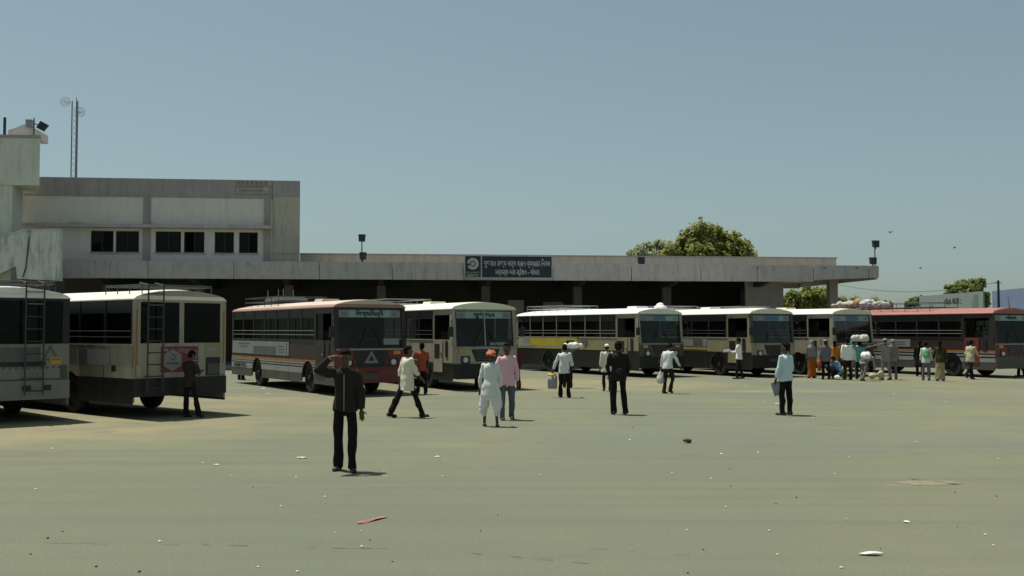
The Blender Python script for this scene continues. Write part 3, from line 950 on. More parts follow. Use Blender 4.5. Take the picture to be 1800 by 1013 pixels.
def make_bus(label, X, Y, deg, S):
    a = rad(deg)
    fx, fy = math.sin(a), -math.cos(a)
    e = empty('bus', (X, Y, 0), math.atan2(fy, fx), label, 'bus')
    hw = W / 2
    body, upper, front, rear = S['body'], S.get('upper', S['body']), S.get('front', S['body']), S.get('rear', S['body'])
    pil = S.get('pillar', upper)
    skirt, zs = S.get('skirt', P_SKIRT), S.get('zs', 1.15)
    ZB = .34
    # ---- underframe, floor, seats
    MB().box((-L / 2 + .1, -hw + .08, .88), (L / 2 - .1, hw - .08, 1.0)).build('floor', M_CABIN, e)
    ch = MB()
    for s in (-1, 1):
        ch.box((-L / 2 + .3, s * .42 - .05, .62), (L / 2 - .3, s * .42 + .05, .875))
    for ax in (FA, RA):
        ch.tube((ax, -hw + .3, .5), (ax, hw - .3, .5), .09, .09, 8)
    ch.box((RA - .5, -.75, .62), (RA + .5, .75, .87)).ball((RA, 0, .5), (.25, .2, .22), 10, 6)
    ch.box((-1.4, hw - .7, .42), (.0, hw - .12, .86)).box((-1.6, -hw + .12, .45), (-.7, -hw + .6, .86))
    ch.build('chassis', P_BLACK, e)
    for s in (-1, 1):
        wheel(e, FA, s); wheel(e, RA, s)
        if True:
            for ax in (FA, RA):
                w = MB()
                for i in range(8):
                    t0, t1 = math.pi * i / 8, math.pi * (i + 1) / 8
                    w.add([(ax + .565 * math.cos(t), s * y, .5 + .565 * math.sin(t)) for t, y in ((t0, hw - .02), (t1, hw - .02), (t1, hw - .55), (t0, hw - .55))], [(0, 1, 2, 3)])
                w.build('wheel_arch', P_BLACK, e, fix=False)
    sm = seat_mesh()
    for i in range(9):
        for s in (-1, 1):
            x = -L / 2 + .75 + i * .9
            if s > 0 and i == 8: continue
            o = link('seat', sm, e); o.location = (x, s * .68, 0)
    # ---- sides
    nb = S.get('bays', 7)
    xw0, xw1 = -L / 2 + .14, L / 2 - 1.72
    for s in (-1, 1):
        sk = lambda p, q, t, s=s: (p, s * t, q)
        mb = MB()
        for o in side_segs(ZB + .05, 1.76): mb.prism(o, sk, hw - .035, hw)
        side = mb.build('side_panel', body, e)
        mb = MB()
        for o in side_segs(ZB, zs): mb.prism(o, sk, hw + .001, hw + .006)
        mb.build('skirt', skirt, side)
        for (z0, z1, m) in S.get('stripes', []):
            mb = MB()
            for o in side_segs(z0, z1): mb.prism(o, sk, hw + .007, hw + .010)
            mb.build('stripe', m, side)
        if s == S.get('ad_side', -1):
            for (x0, x1, z0, z1, m) in S.get('ads', []):
                MB().box((x0, s * (hw + .0115), z0), (x1, s * (hw + .0145), z1)).build('printed_panel', m, side)
            for (x0, x1, z0, z1, m) in S.get('ad_bits', []):
                MB().box((x0, s * (hw + .0155), z0), (x1, s * (hw + .018), z1)).build('print', m, side)
            for (txt, x, z, sz, wd, m) in S.get('side_text', []):
                put_text(txt, sz, m, side, (x, s * (hw + .02), z), (-s, 0, 0), (0, 0, 1), width=wd, bold=.006)
        for k in range(1, 7):
            xs_ = -L / 2 + .12 + k * 1.27
            if min(abs(xs_ - FA), abs(xs_ - RA)) > .6:
                MB().box((xs_ - .006, s * (hw + .0065), ZB + .03), (xs_ + .006, s * (hw + .0108), 1.72)).build('panel_seam', P_BLACK, side)
        # rub rail and waist rail
        MB().box((-L / 2 + .02, s * (hw + .001), 1.725), (L / 2 - 1.5, s * (hw + .018), 1.758)).build('waist_rail', S.get('rail', pil), side)
        # pillars and windows
        for k in range(nb + 1):
            x = xw0 + (xw1 - xw0) * k / nb
            MB().box((x - .035, s * (hw - .05), 1.761), (x + .035, s * (hw - .002), ZG - .002)).build('window_pillar', pil, e)
        MB().box((-L / 2 + .015, s * (hw - .05), 1.761), (xw0 - .037, s * (hw - .001), ZG - .002)).build('corner_pillar', upper, e)
        fr_z = S.get('vent', 2.50)
        for k in range(nb):
            x0 = xw0 + (xw1 - xw0) * k / nb + .036; x1 = xw0 + (xw1 - xw0) * (k + 1) / nb - .036
            t = .022
            w = MB().box((x0, s * (hw - .04), 1.762), (x1, s * (hw - .015), 1.762 + t)).box((x0, s * (hw - .04), fr_z), (x1, s * (hw - .015), fr_z + t))
            w.box((x0, s * (hw - .04), 1.785), (x0 + t, s * (hw - .015), fr_z - .001)).box((x1 - t, s * (hw - .04), 1.785), (x1, s * (hw - .015), fr_z - .001))
            wd = w.build('window', S.get('winframe', P_BLACK), e)
            MB().box((x0, s * (hw - .035), fr_z + t + .001), (x1, s * (hw - .02), ZG - .003)).build('vent_panel', S.get('ventmat', P_BLACK), wd)
            mid = (x0 + x1) / 2
            a0, a1 = (x0 + t, mid) if (k * 3 + (s > 0)) % 4 else (mid, x1 - t)
            MB().box((a0, s * (hw - .032), 1.786), (a1, s * (hw - .026), fr_z - .002)).build('pane', M_GLASS, wd)
            b0, b1 = (mid + .001, x1 - t) if a0 < mid - .05 else (x0 + t, mid - .001)
            MB().box((b0, s * (hw - .042), 1.786), (b1, s * (hw - .037), fr_z - .002)).build('pane', M_GLASS, wd)
        g = MB()
        for z in (1.93, 2.07):
            g.tube((xw0, s * (hw + .004), z), (xw1, s * (hw + .004), z), .011, .011, 6)
        g.build('guard_rail', S.get('guard', M_STEEL), e)
        # cab side: door or window
        xa, xb = L / 2 - 1.68, L / 2 - .30
        dr = MB().box((xa, s * (hw - .05), 1.761), (xa + .05, s * (hw - .001), ZG - .002)).box((xb, s * (hw - .05), 1.761), (L / 2 - .13, s * (hw - .001), ZG - .002))
        dr.box((xa + .051, s * (hw - .05), 2.62), (xb - .001, s * (hw - .001), ZG - .002))
        dr.build('cab_surround', upper, e)
        if s < 0:
            d = MB().box((xa + .1, s * (hw + .011), .62), (xa + .85, s * (hw + .028), 1.75)).build('cab_door', S.get('door', body), e)
            MB().box((xa + .68, s * (hw + .029), 1.28), (xa + .8, s * (hw + .055), 1.32)).build('handle', M_GALV, d)
            MB().box((xa + .2, s * (hw + .029), 1.1), (xa + .62, s * (hw + .033), 1.6)).build('louvre', P_BLACK, d)
            MB().box((xa + .15, s * (hw - .034), 1.765), (xa + .62, s * (hw - .028), 2.61)).build('pane', M_GLASS, d)
            MB().box((xb - .32, s * (hw + .011), 1.15), (xb - .12, s * (hw + .02), 1.72)).build('cab_vent', P_BLACK, e)
        else:
            dd = MB().box((xa + .1, s * (hw + .011), .5), (xa + .9, s * (hw + .03), 1.75)).build('passenger_door', S.get('door', body), e)
            MB().box((xa + .15, s * (hw + .031), 1.2), (xa + .19, s * (hw + .06), 1.6)).build('handle', M_GALV, dd)
    # ---- roof
    def arch(k, w, lift=0):
        pts = [(-w, ZG + .10), (-w + .07, ZG + .125)]
        for i in range(11):
            t = -1 + 2 * i / 10
            pts.append((t * (w - .17), ZG + .145 + (.12 + lift) * (1 - abs(t) ** 2.2) * k))
        pts += [(w - .07, ZG + .125), (w, ZG + .10)]
        return pts
    rr = S.get('rear_round', 0)
    xr, xf = -L / 2 + .0, L / 2 - .10
    MB().prism([(-hw - .012, ZG), (hw + .012, ZG), (hw - .005, ZG + .03), (hw - .05, ZG + .07), (hw - .12, ZG + .098), (-hw + .12, ZG + .098), (-hw + .05, ZG + .07), (-hw + .005, ZG + .03)], lambda p, q, t: (t, p, q), xr + .01, xf).build('roof_cove', S.get('cove', S['roof']), e)
    rings = []
    for x, k, dw in ((xr, .75, .04), (xr + .35, 1, 0), (0, 1.15, 0), (xf - .55, 1, 0), (xf + .02, .70, .03)):
        rings.append([(x, y, z) for y, z in arch(k, hw - .12 - dw)])
    rf = MB().loft(rings).build('roof', S['roof'], e)
    MB().box((xr + .02, -hw - .03, ZG - .012), (xf, -hw - .013, ZG + .012)).build('gutter', S.get('gutter', S['roof']), e)
    MB().box((xr + .02, hw + .013, ZG - .012), (xf, hw + .03, ZG + .012)).build('gutter', S.get('gutter', S['roof']), e)
    # ---- front
    rake = lambda z: max(0.0, z - 1.5) * .10
    ff = lambda y, z, t: (L / 2 - rake(z) + t, y, z)
    fp = MB().prism([(-hw, .46), (-hw + .12, .42), (hw - .12, .42), (hw, .46), (hw, 1.52), (-hw, 1.52)], ff, -.04, 0).build('front_panel', front, e)
    fr = MB()
    fr.prism([(-hw, 1.522), (-hw + .13, 1.522), (-hw + .13, 2.77), (-hw, 2.77)], ff, -.09, 0)
    fr.prism([(hw - .13, 1.522), (hw, 1.522), (hw, 2.77), (hw - .13, 2.77)], ff, -.09, 0)
    fr.prism([(-hw, 2.771), (hw, 2.771), (hw, ZG + .02), (hw - .05, ZG + .06), (hw - .13, ZG + .095), (-hw + .13, ZG + .095), (-hw + .05, ZG + .06), (-hw, ZG + .02)], ff, -.09, .012)
    frm = fr.build('windscreen_frame', S.get('frontframe', front), e)
    cap = MB().prism([(y, z) for y, z in arch(.82, hw - .13)], ff, -.08, .004)
    cap.build('front_cap', S.get('cap', front), e)
    sh = [(-hw + .132, hw - .132)] if not S.get('split') else [(-hw + .132, -.022), (.022, hw - .132)]
    for y0, y1 in sh:
        MB().prism([(y0, 1.524), (y1, 1.524), (y1, 2.769), (y0, 2.769)], ff, -.045, -.037).build('windscreen', M_SHIELD, e)
    mb = MB()
    if S.get('split'):
        mb.prism([(-.02, 1.524), (.02, 1.524), (.02, 2.769), (-.02, 2.769)], ff, -.06, .004)
        mb.build('centre_bar', M_GALV, e)
    rub = MB()
    for q in ([(-hw + .131, 1.523), (hw - .131, 1.523), (hw - .131, 1.55), (-hw + .131, 1.55)], [(-hw + .131, 2.75), (hw - .131, 2.75), (hw - .131, 2.77), (-hw + .131, 2.77)],
              [(-hw + .131, 1.551), (-hw + .16, 1.551), (-hw + .16, 2.749), (-hw + .131, 2.749)], [(hw - .16, 1.551), (hw - .131, 1.551), (hw - .131, 2.749), (hw - .16, 2.749)]):
        rub.prism(q, ff, -.034, -.01)
    rub.build('windscreen_rubber', P_BLACK, e)
    # destination board behind the glass
    db = MB().prism([(-hw + .18, 2.50), (hw - .18, 2.50), (hw - .18, 2.74), (-hw + .18, 2.74)], ff, -.034, -.024).build('destination_board', S.get('board', P_TEAL), e)
    for (y0, y1, m) in S.get('board_bits', [(-1.06, -.72, P_AD), (.72, 1.06, P_AD)]):
        MB().prism([(y0, 2.505), (y1, 2.505), (y1, 2.735), (y0, 2.735)], ff, -.0235, -.0215).build('board_panel', m, db)
    if S.get('dest'):
        txt, wd, m = S['dest']
        put_text(txt, .2, m, db, ff(0, 2.62, -.016), (0, 1, 0), (-.1, 0, 1), width=wd, bold=.006)
    for y in (-.88, .88):
        MB().prism([(y - .1, 2.57), (y + .1, 2.57), (y + .1, 2.60), (y - .1, 2.60)], ff, -.0212, -.019).prism([(y - .1, 2.64), (y + .08, 2.64), (y + .08, 2.66), (y - .1, 2.66)], ff, -.0212, -.019).build('board_lettering', P_ADG, db)
    if S.get('card'):
        y0, y1, z0, z1 = S['card']
        MB().prism([(y0, z0), (y1, z0), (y1, z1), (y0, z1)], ff, -.034, -.03).build('window_card', P_AD, e)
    # dash, steering wheel, driver seat
    MB().box((L / 2 - .55, -hw + .1, 1.0), (L / 2 - .1, hw - .1, 1.45)).build('dashboard', M_CABIN, e)
    stw = MB(); c = Vector((L / 2 - .75, -.62, 1.62))
    stw.path([c + Vector((.12 * math.cos(t) * .9, .25 * math.sin(t), .22 * math.cos(t))) for t in [2 * math.pi * i / 16 for i in range(17)]], .018, 5).tube(c, c + Vector((.3, 0, -.3)), .025, .025, 6)
    stw.build('steering_wheel', P_BLACK, e)
    ds = link('driver_seat', sm, e); ds.location = (L / 2 - 1.3, -.6, .05)
    # trim, lamps, grille, bumper
    zb = S.get('bumper_top', .92)
    MB().prism([(-hw - .01, .44), (-hw + .12, .40), (hw - .12, .40), (hw + .01, .44), (hw + .01, zb), (-hw - .01, zb)], ff, .001, .05).build('bumper', S.get('bumper', P_SKIRT), e)
    MB().prism([(-hw + .05, 1.45), (hw - .05, 1.45), (hw - .05, 1.50), (-hw + .05, 1.50)], ff, .001, .018).build('front_moulding', S.get('mould', P_STRIPE), e)
    gr = MB().prism(S.get('grille_poly', [(-.38, 1.0), (.38, 1.0), (.55, 1.42), (-.55, 1.42)]), ff, .001, .012).build('grille', P_BLACK, e)
    for i in range(4):
        z = 1.06 + i * .09
        if not S.get('emblem'):
            MB().box((L / 2 + .0125, -.38, z), (L / 2 + .022, .38, z + .03)).build('slat', P_GREY, gr)
    hz_ = S.get('lamp_z', 1.06)
    for s in (-1, 1):
        h = MB().prism([(s * .78 - .17, hz_ - .13), (s * .78 + .17, hz_ - .13), (s * .78 + .17, hz_ + .13), (s * .78 - .17, hz_ + .13)], ff, .001, .02).build('headlight', P_BLACK, e)
        MB().tube((L / 2 + .0205, s * .78, hz_), (L / 2 + .05, s * .78, hz_), .10, .085, 14).build('lens', M_LAMP, h)
        MB().prism([(s * .9 - .12, 1.31), (s * .9 + .12, 1.31), (s * .9 + .12, 1.42), (s * .9 - .12, 1.42)], ff, .001, .022).build('indicator', M_AMBER, e)
        m = MB().path([(L / 2 - .1, s * hw, 2.45), (L / 2 + .12, s * (hw + .12), 2.42), (L / 2 + .13, s * (hw + .14), 2.0)], .014, 5).build('mirror_arm', P_BLACK, e)
        MB().box((L / 2 + .10, s * (hw + .06), 1.86), (L / 2 + .15, s * (hw + .24), 2.2)).build('mirror', P_BLACK, m)
        wp = MB().path([ff(s * .45, 1.5, .03), ff(s * .2, 2.0, .02)], .012, 5)
        wp.path([ff(s * .32, 1.72, .02), ff(s * .05, 2.25, .015)], .009, 5)
        wp.build('wiper', P_BLACK, e)
    pl = MB().prism([(-.27, zb - .3), (.27, zb - .3), (.27, zb - .16), (-.27, zb - .16)], ff, .051, .058).build('number_plate', S.get('plate', P_GREY), e)
    if S.get('emblem'):
        em = MB()
        def tri(y, z): return (y, z)
        o3 = [(-.25, 1.03), (.25, 1.03), (0, 1.43)]; i3 = [(-.11, 1.11), (.11, 1.11), (0, 1.29)]
        for k in range(3):
            k2 = (k + 1) % 3
            em.prism([o3[k], o3[k2], i3[k2], i3[k]], ff, .0125, .022)
        em.build('triangle_emblem', P_WHITE, e)
        for z in (.98, .78):
            MB().prism([(-.62 if z > .9 else -.24, z - .05), (.62 if z > .9 else .24, z - .05), (.62 if z > .9 else .24, z), (-.62 if z > .9 else -.24, z)], ff, .051, .056).build('air_slot', P_BLACK, e)
    # ---- rear
    bf = lambda y, z, t: (-L / 2 - t, y, z)
    MB().prism([(-hw, .95), (hw, .95), (hw, 1.78), (-hw, 1.78)], bf, -.04, 0).build('rear_panel', rear, e)
    MB().prism([(-hw - .008, .52), (hw + .008, .52), (hw + .008, .948), (-hw - .008, .948)], bf, -.05, .03).build('rear_bumper', S.get('rear_skirt', skirt), e)
    q = MB()
    for y0, y1 in ((-hw, -hw + .16), (hw - .16, hw)) + (((-.06, .06),) if S.get('rear_split', True) else ()):
        q.prism([(y0, 1.781), (y1, 1.781), (y1, ZG - .06), (y0, ZG - .06)], bf, -.04, 0)
    q.prism([(-hw, ZG - .058), (hw, ZG - .058), (hw, ZG - .001), (-hw, ZG - .001)], bf, -.04, 0)
    q.build('rear_window_frame', S.get('rear_frame', rear), e)
    for y0, y1 in (((-hw + .162, -.062), (.062, hw - .162)) if S.get('rear_split', True) else ((-hw + .162, hw - .162),)):
        MB().prism([(y0, 1.783), (y1, 1.783), (y1, ZG - .062), (y0, ZG - .062)], bf, -.03, -.022).build('rear_window', M_GLASS, e)
    MB().prism([(y, z) for y, z in arch(.75, hw - .13)], bf, -.02, .006).build('rear_cap', S.get('rcap', rear), e)
    for s in (-1, 1):
        MB().prism([(s * (hw - .12) - .07, 1.0), (s * (hw - .12) + .07, 1.0), (s * (hw - .12) + .07, 1.28), (s * (hw - .12) - .07, 1.28)], bf, .001, .03).build('tail_lamp', S.get('tail', M_REDLENS), e)
    if S.get('ladder') is not None:
        y = S['ladder']; la = MB()
        for d in (-.2, .2):
            la.path([(-L / 2 - .14, y + d, .62), (-L / 2 - .14, y + d, ZG + .34), (-L / 2 + .25, y + d, ZG + .40)], .02, 6)
        for i in range(9):
            la.tube((-L / 2 - .14, y - .2, .72 + i * .28), (-L / 2 - .14, y + .2, .72 + i * .28), .015, .015, 6)
        for z in (1.0, 1.8):
            la.tube((-L / 2, y - .2, z), (-L / 2 - .14, y - .2, z), .015, .015, 5).tube((-L / 2, y + .2, z), (-L / 2 - .14, y + .2, z), .015, .015, 5)
        la.build('ladder', S.get('ladder_mat', M_STEEL), e)
    for fn in S.get('rear_bits', []):
        fn(e, bf)
    # ---- roof rack
    if S.get('rack'):
        x0, x1, h, m = S['rack']
        zr = ZG + .26
        rk = MB()
        for s in (-1, 1):
            for z in (zr + .08, zr + h):
                rk.tube((x0, s * .95, z), (x1, s * .95, z), .016, .016, 6)
            n = max(3, int((x1 - x0) / .7))
            for i in range(n + 1):
                x = x0 + (x1 - x0) * i / n
                rk.tube((x, s * .95, zr - .12), (x, s * .95, zr + h), .014, .014, 6)
        n = int((x1 - x0) / .35)
        for i in range(n + 1):
            x = x0 + (x1 - x0) * i / n
            rk.tube((x, -.95, zr + .08), (x, .95, zr + .08), .014, .014, 5)
        for x in (x0, x1):
            rk.tube((x, -.95, zr + h), (x, .95, zr + h), .016, .016, 6)
        rk.build('luggage_rack', m, e)
    for x in S.get('hatches', [.6]):
        MB().prism([(-.35, ZG + .25), (.35, ZG + .25), (.3, ZG + .36), (-.3, ZG + .36)], lambda p, q, t: (t, p, q), x, x + .7).build('roof_hatch', S['roof'], e)
    return e

# rear decorations
def rear_ad(e, bf):
    # cream bus: red poster with a white hexagon, reflector strips, dark box
    def rect(y0, y1, z0, z1, t0, t1, name, m): return MB().prism([(y0, z0), (y1, z0), (y1, z1), (y0, z1)], bf, t0, t1).build(name, m, e)
    rect(.56, -.46, 1.08, 1.70, .001, .006, 'poster', P_ADR)
    hx = [(.24 + .27 * math.cos(rad(t)), 1.37 + .27 * math.sin(rad(t))) for t in range(30, 390, 60)]
    MB().prism(hx, bf, .0065, .010).build('poster_hexagon', P_AD, e)
    mb = MB()
    for k in range(9):
        t0, t1 = rad(40 + 36 * k), rad(40 + 36 * (k + 1))
        mb.prism([(.24 + r * math.cos(t), 1.44 + r * math.sin(t)) for r, t in ((.05, t0), (.08, t0), (.08, t1), (.05, t1))], bf, .0105, .013)
    mb.prism([(.06, 1.27), (.42, 1.27), (.42, 1.31), (.06, 1.31)], bf, .0105, .013).build('poster_mark', P_ADG, e)
    mb = MB()
    for i in range(4):
        mb.prism([(-.30, 1.33 + .07 * i), (-.43, 1.33 + .07 * i), (-.43, 1.365 + .07 * i), (-.30, 1.365 + .07 * i)], bf, .0065, .010)
    mb.prism([(.5, 1.60), (.36, 1.58), (.36, 1.64), (.5, 1.66)], bf, .0065, .010)
    for i in range(3):
        mb.prism([(.1, 1.64 - .03 * i), (-.4, 1.58 - .05 * i), (-.4, 1.60 - .05 * i), (.1, 1.655 - .03 * i)], bf, .0065, .0095)
    mb.build('poster_lettering', P_AD, e)
    for y in (1.19, -1.19):
        rect(y - .02, y + .02, .98, 2.56, .001, .008, 'reflector_strip', P_ORANGE)
    rect(-.68, -1.08, .97, 1.42, .001, .02, 'plate_recess', P_BLACK)
    rect(-.72, -1.04, 1.0, 1.26, .0205, .026, 'number_plate', P_GREY)
    rect(-.62, -1.12, 1.45, 1.78, .001, .003, 'yellow_patch', P_CREAMY)
    rect(-.75, -.98, 1.58, 1.66, .0035, .006, 'small_sticker', paint('mauve_print', (.30, .25, .30)))
def rear_modern(e, bf):
    def rect(y0, y1, z0, z1, t0, t1, name, m): return MB().prism([(y0, z0), (y1, z0), (y1, z1), (y0, z1)], bf, t0, t1).build(name, m, e)
    rect(1.2, -.6, 1.40, 1.70, .001, .004, 'grey_notice', P_ADG)
    c = [(-.62, 1.40), (-1.02, 1.40), (-.82, 1.76)]; i_ = [(-.70, 1.44), (-.94, 1.44), (-.82, 1.66)]
    mb = MB()
    for k in range(3):
        mb.prism([c[k], c[(k + 1) % 3], i_[(k + 1) % 3], i_[k]], bf, .0045, .012)
    mb.build('warning_triangle', P_ADG, e)
    rect(-.82, -1.08, 1.31, 1.48, .0125, .018, 'yellow_sticker', P_PLATE)
    put_text('STOP', .07, M_DTEXT, e, bf(-.95, 1.42, .02), (0, -1, 0), (0, 0, 1), width=.2)
    rect(.8, -.72, 1.27, 1.385, .001, .012, 'black_strip', P_BLACK)
    for k in range(17):
        y = 1.18 - k * .135
        MB().prism([(y, 1.21), (y - .06, 1.21), (y - .085, 1.265), (y - .025, 1.265)], bf, .001, .006).build('chevron', P_ADG, e)
    for y in (.62, -.30, -.75):
        rect(y - .09, y + .09, .72, .84, .031, .045, 'tail_light', P_BLACK)
    rect(1.22, -1.22, .962, .985, .001, .01, 'panel_seam', P_GREY)

S1 = dict(body=P_WHITE, roof=P_ROOFWHITE, skirt=P_WHITE, zs=.9, rear=P_WHITE, rear_frame=P_BLACK, rear_split=False, rear_skirt=P_WHITE, ladder=-.42, rack=(-5.2, -3.9, .12, M_STEEL), tail=P_GREY, rear_bits=[rear_modern], pillar=P_BLACK, rcap=P_ROOFWHITE, hatches=[])
S2 = dict(body=P_CREAM, roof=P_ROOFCREAM, skirt=P_SKIRT, zs=.95, rear=P_CREAM, ladder=.78, rack=(-5.1, -3.4, .10, M_STEEL), tail=P_CREAM, rear_bits=[rear_ad], pillar=P_BLACK, hatches=[], ad_side=1,
          ads=[(-4.2, -2.6, 1.25, 1.65, P_AD)], ad_bits=[(-3.1, -2.7, 1.27, 1.63, P_ADG), (-3.0, -2.8, 1.35, 1.55, P_AD), (-4.5, -4.3, 1.1, 1.25, P_BLACK)], rail=P_CREAM)
S3 = dict(body=P_MAROON, roof=P_ROOFDUST, cove=P_COVE, gutter=P_COVE, front=P_RED, frontframe=P_MAROON, cap=P_MAROON, upper=P_MAROON, pillar=P_BLACK, winframe=P_BLACK, skirt=P_GREY, zs=.64, rail=P_MAROON, bumper=P_RED, bumper_top=.8,
          stripes=[(.645, .84, P_STRIPE), (.86, .885, P_BLACK), (.885, .93, P_STRIPE), (.93, .965, P_BLACK), (.965, 1.01, P_STRIPE), (1.012, 1.10, P_ORANGE)],
          ads=[(-5.2, 1.2, 1.2, 1.68, P_AD)], ad_bits=[(-2.6, -.1, 1.23, 1.5, P_ADG), (-4.5, -3.0, 1.56, 1.60, P_ADG), (-4.3, -3.2, 1.46, 1.49, P_ADG), (.1, .75, 1.3, 1.33, P_ADG), (.1, .8, 1.4, 1.43, P_ADG), (.1, .7, 1.5, 1.53, P_ADG), (.95, 1.02, 1.22, 1.66, P_ADG)],
          side_text=[('GSRTC', -4.2, .74, .2, 1.5, M_DTEXT)], dest=('િવશ્વાિમત્રી', .95, M_DTEXT), card=(.45, 1.0, 1.62, 1.82), emblem=True, grille_poly=[(-.42, .9), (.42, .9), (.58, 1.2), (.62, 1.44), (-.62, 1.44), (-.58, 1.2)],
          rack=(-4.6, -.8, .24, M_STEEL), guard=M_GALV2, ladder=.7, hatches=[1.2], door=P_MAROON)
S4 = dict(body=P_CREAM, roof=P_ROOFCREAM, front=P_CREAM, pillar=P_BLACK, winframe=P_BLACK, split=True, zs=.95, dest=('ગુજરાત', .85, M_DTEXT), card=(.2, .85, 1.56, 1.66), ladder=.7, rack=(-5.0, -1.5, .26, M_GALV),
          ads=[(-.9, 1.6, 1.05, 1.66, P_AD)], ad_bits=[(-.9, .2, 1.1, 1.62, P_ADR), (-.6, -.1, 1.2, 1.55, P_AD), (.6, 1.2, 1.2, 1.5, P_ADG)], rail=P_CREAM)
S5 = dict(guard=M_GALV2, body=P_CREAMY, roof=P_ROOFWHITE, front=P_GREY, frontframe=P_CREAM, cap=P_ROOFWHITE, pillar=M_GALV2, upper=P_CREAMY, zs=1.16, rail=P_CREAM, winframe=P_BLACK, dest=('ગોધરા', .6, P_BLUE),
          ads=[(-5.0, .6, 1.22, 1.70, P_CREAM)], ad_bits=[(-4.0, -1.35, 1.30, 1.69, P_YELLOW), (-1.25, .55, 1.32, 1.69, P_YELLOW), (-5.0, 2.4, 1.175, 1.21, P_YELLOW), (-4.9, -3.2, 1.24, 1.32, P_AD), (-.5, .2, 1.5, 1.6, P_ADG), (-4.6, -3.9, 1.42, 1.66, P_AD), (.75, 1.3, 1.4, 1.66, P_ADG), (.9, 1.1, 1.25, 1.4, P_AD), (-.4, .15, 1.4, 1.44, P_ADG)],
          side_text=[], ventmat=P_BLACK, rack=(-4.7, -1.0, .22, M_GALV), ladder=.7, mould=P_STRIPE, board_bits=[(-1.06, -.35, P_AD), (-.35, .35, P_BLUE)], hatches=[3.2])
S6 = dict(body=P_CREAMY, roof=P_ROOFCREAM, front=P_CREAM, frontframe=P_GREY, cap=P_GREY, pillar=P_BLACK, winframe=P_BLACK, zs=1.10, rail=P_CREAM, dest=('ગોધરા', .6, P_BLUE), board_bits=[(-1.06, -.45, P_AD), (-.45, .45, P_BLUE), (.7, 1.06, P_AD)],
          ads=[(-1.2, 2.2, 1.32, 1.68, P_AD)], ad_bits=[(-.9, 0.1, 1.34, 1.66, P_ADG), (1.2, 1.9, 1.36, 1.66, P_ADG), (-1.3, 2.2, 1.2, 1.27, P_YELLOW)], ladder=.7, rack=(-4.7, -1.2, .2, M_GALV), bumper_top=.98)
S7 = dict(body=P_CREAM, roof=P_ROOFCREAM, front=P_GREY, frontframe=P_CREAM, cap=P_CREAM, pillar=P_BLACK, winframe=P_BLACK, zs=1.0, dest=('ગોધરા', .6, P_BLUE), board_bits=[(-.4, .4, P_BLUE)], ladder=.7, rack=(-4.7, -1.2, .2, M_GALV), rail=P_CREAM)
S8 = dict(guard=M_GALV2, body=P_MAROON, roof=P_ROOFRED, cove=P_ROOFRED, front=P_RED, frontframe=P_MAROON, cap=P_MAROON, upper=P_MAROON, pillar=P_BLACK, winframe=P_BLACK, rail=P_MAROON, zs=.66, skirt=P_GREY, bumper=P_GREY,
          stripes=[(.68, .86, P_STRIPE), (.88, .92, P_BLACK), (.93, 1.0, P_STRIPE), (1.02, 1.06, P_BLACK), (1.07, 1.11, P_STRIPE), (1.115, 1.19, P_ORANGE)],
          ads=[(-2.8, .7, 1.30, 1.66, P_AD)], ad_bits=[(-2.3, -2.0, 1.38, 1.62, P_ADG), (-2.23, -2.07, 1.44, 1.56, P_AD), (-1.6, .4, 1.5, 1.53, P_ADG), (-1.6, .4, 1.4, 1.43, P_ADG)], dest=('ગોધરા', .7, M_DTEXT), rack=(-5.0, 1.6, .30, M_STEEL), ladder=.7, door=P_RED, hatches=[])
BUSES = [
    ('white bus seen from behind with ladder and warning triangle, cut by the left edge', -14.86, 27.46, -136.2, S1),
    ('cream bus seen from behind with a red hexagon poster and roof ladder', -12.06, 29.08, -130.6, S2),
    ('maroon and red bus with a white triangle on its nose', -7.32, 38.3, 32.0, S3),
    ('cream bus with a two piece windscreen beside the maroon bus', -3.45, 41.41, 28.5, S4),
    ('white roofed bus with yellow printed side panels in the middle of the row', 3.99, 51.58, 30.4, S5),
    ('cream bus with a grey windscreen hood right of the yellow sided bus', 9.12, 51.6, 28.5, S6),
    ('cream bus partly hidden between the crowd and the red bus', 13.0, 52.6, 29.3, S7),
    ('red bus with luggage piled on its roof rack at the right edge', 19.6, 51.0, 28.0, S8),
]
for lab, X, Y, dg, S in BUSES:
    make_bus(lab, X, Y, dg, S)


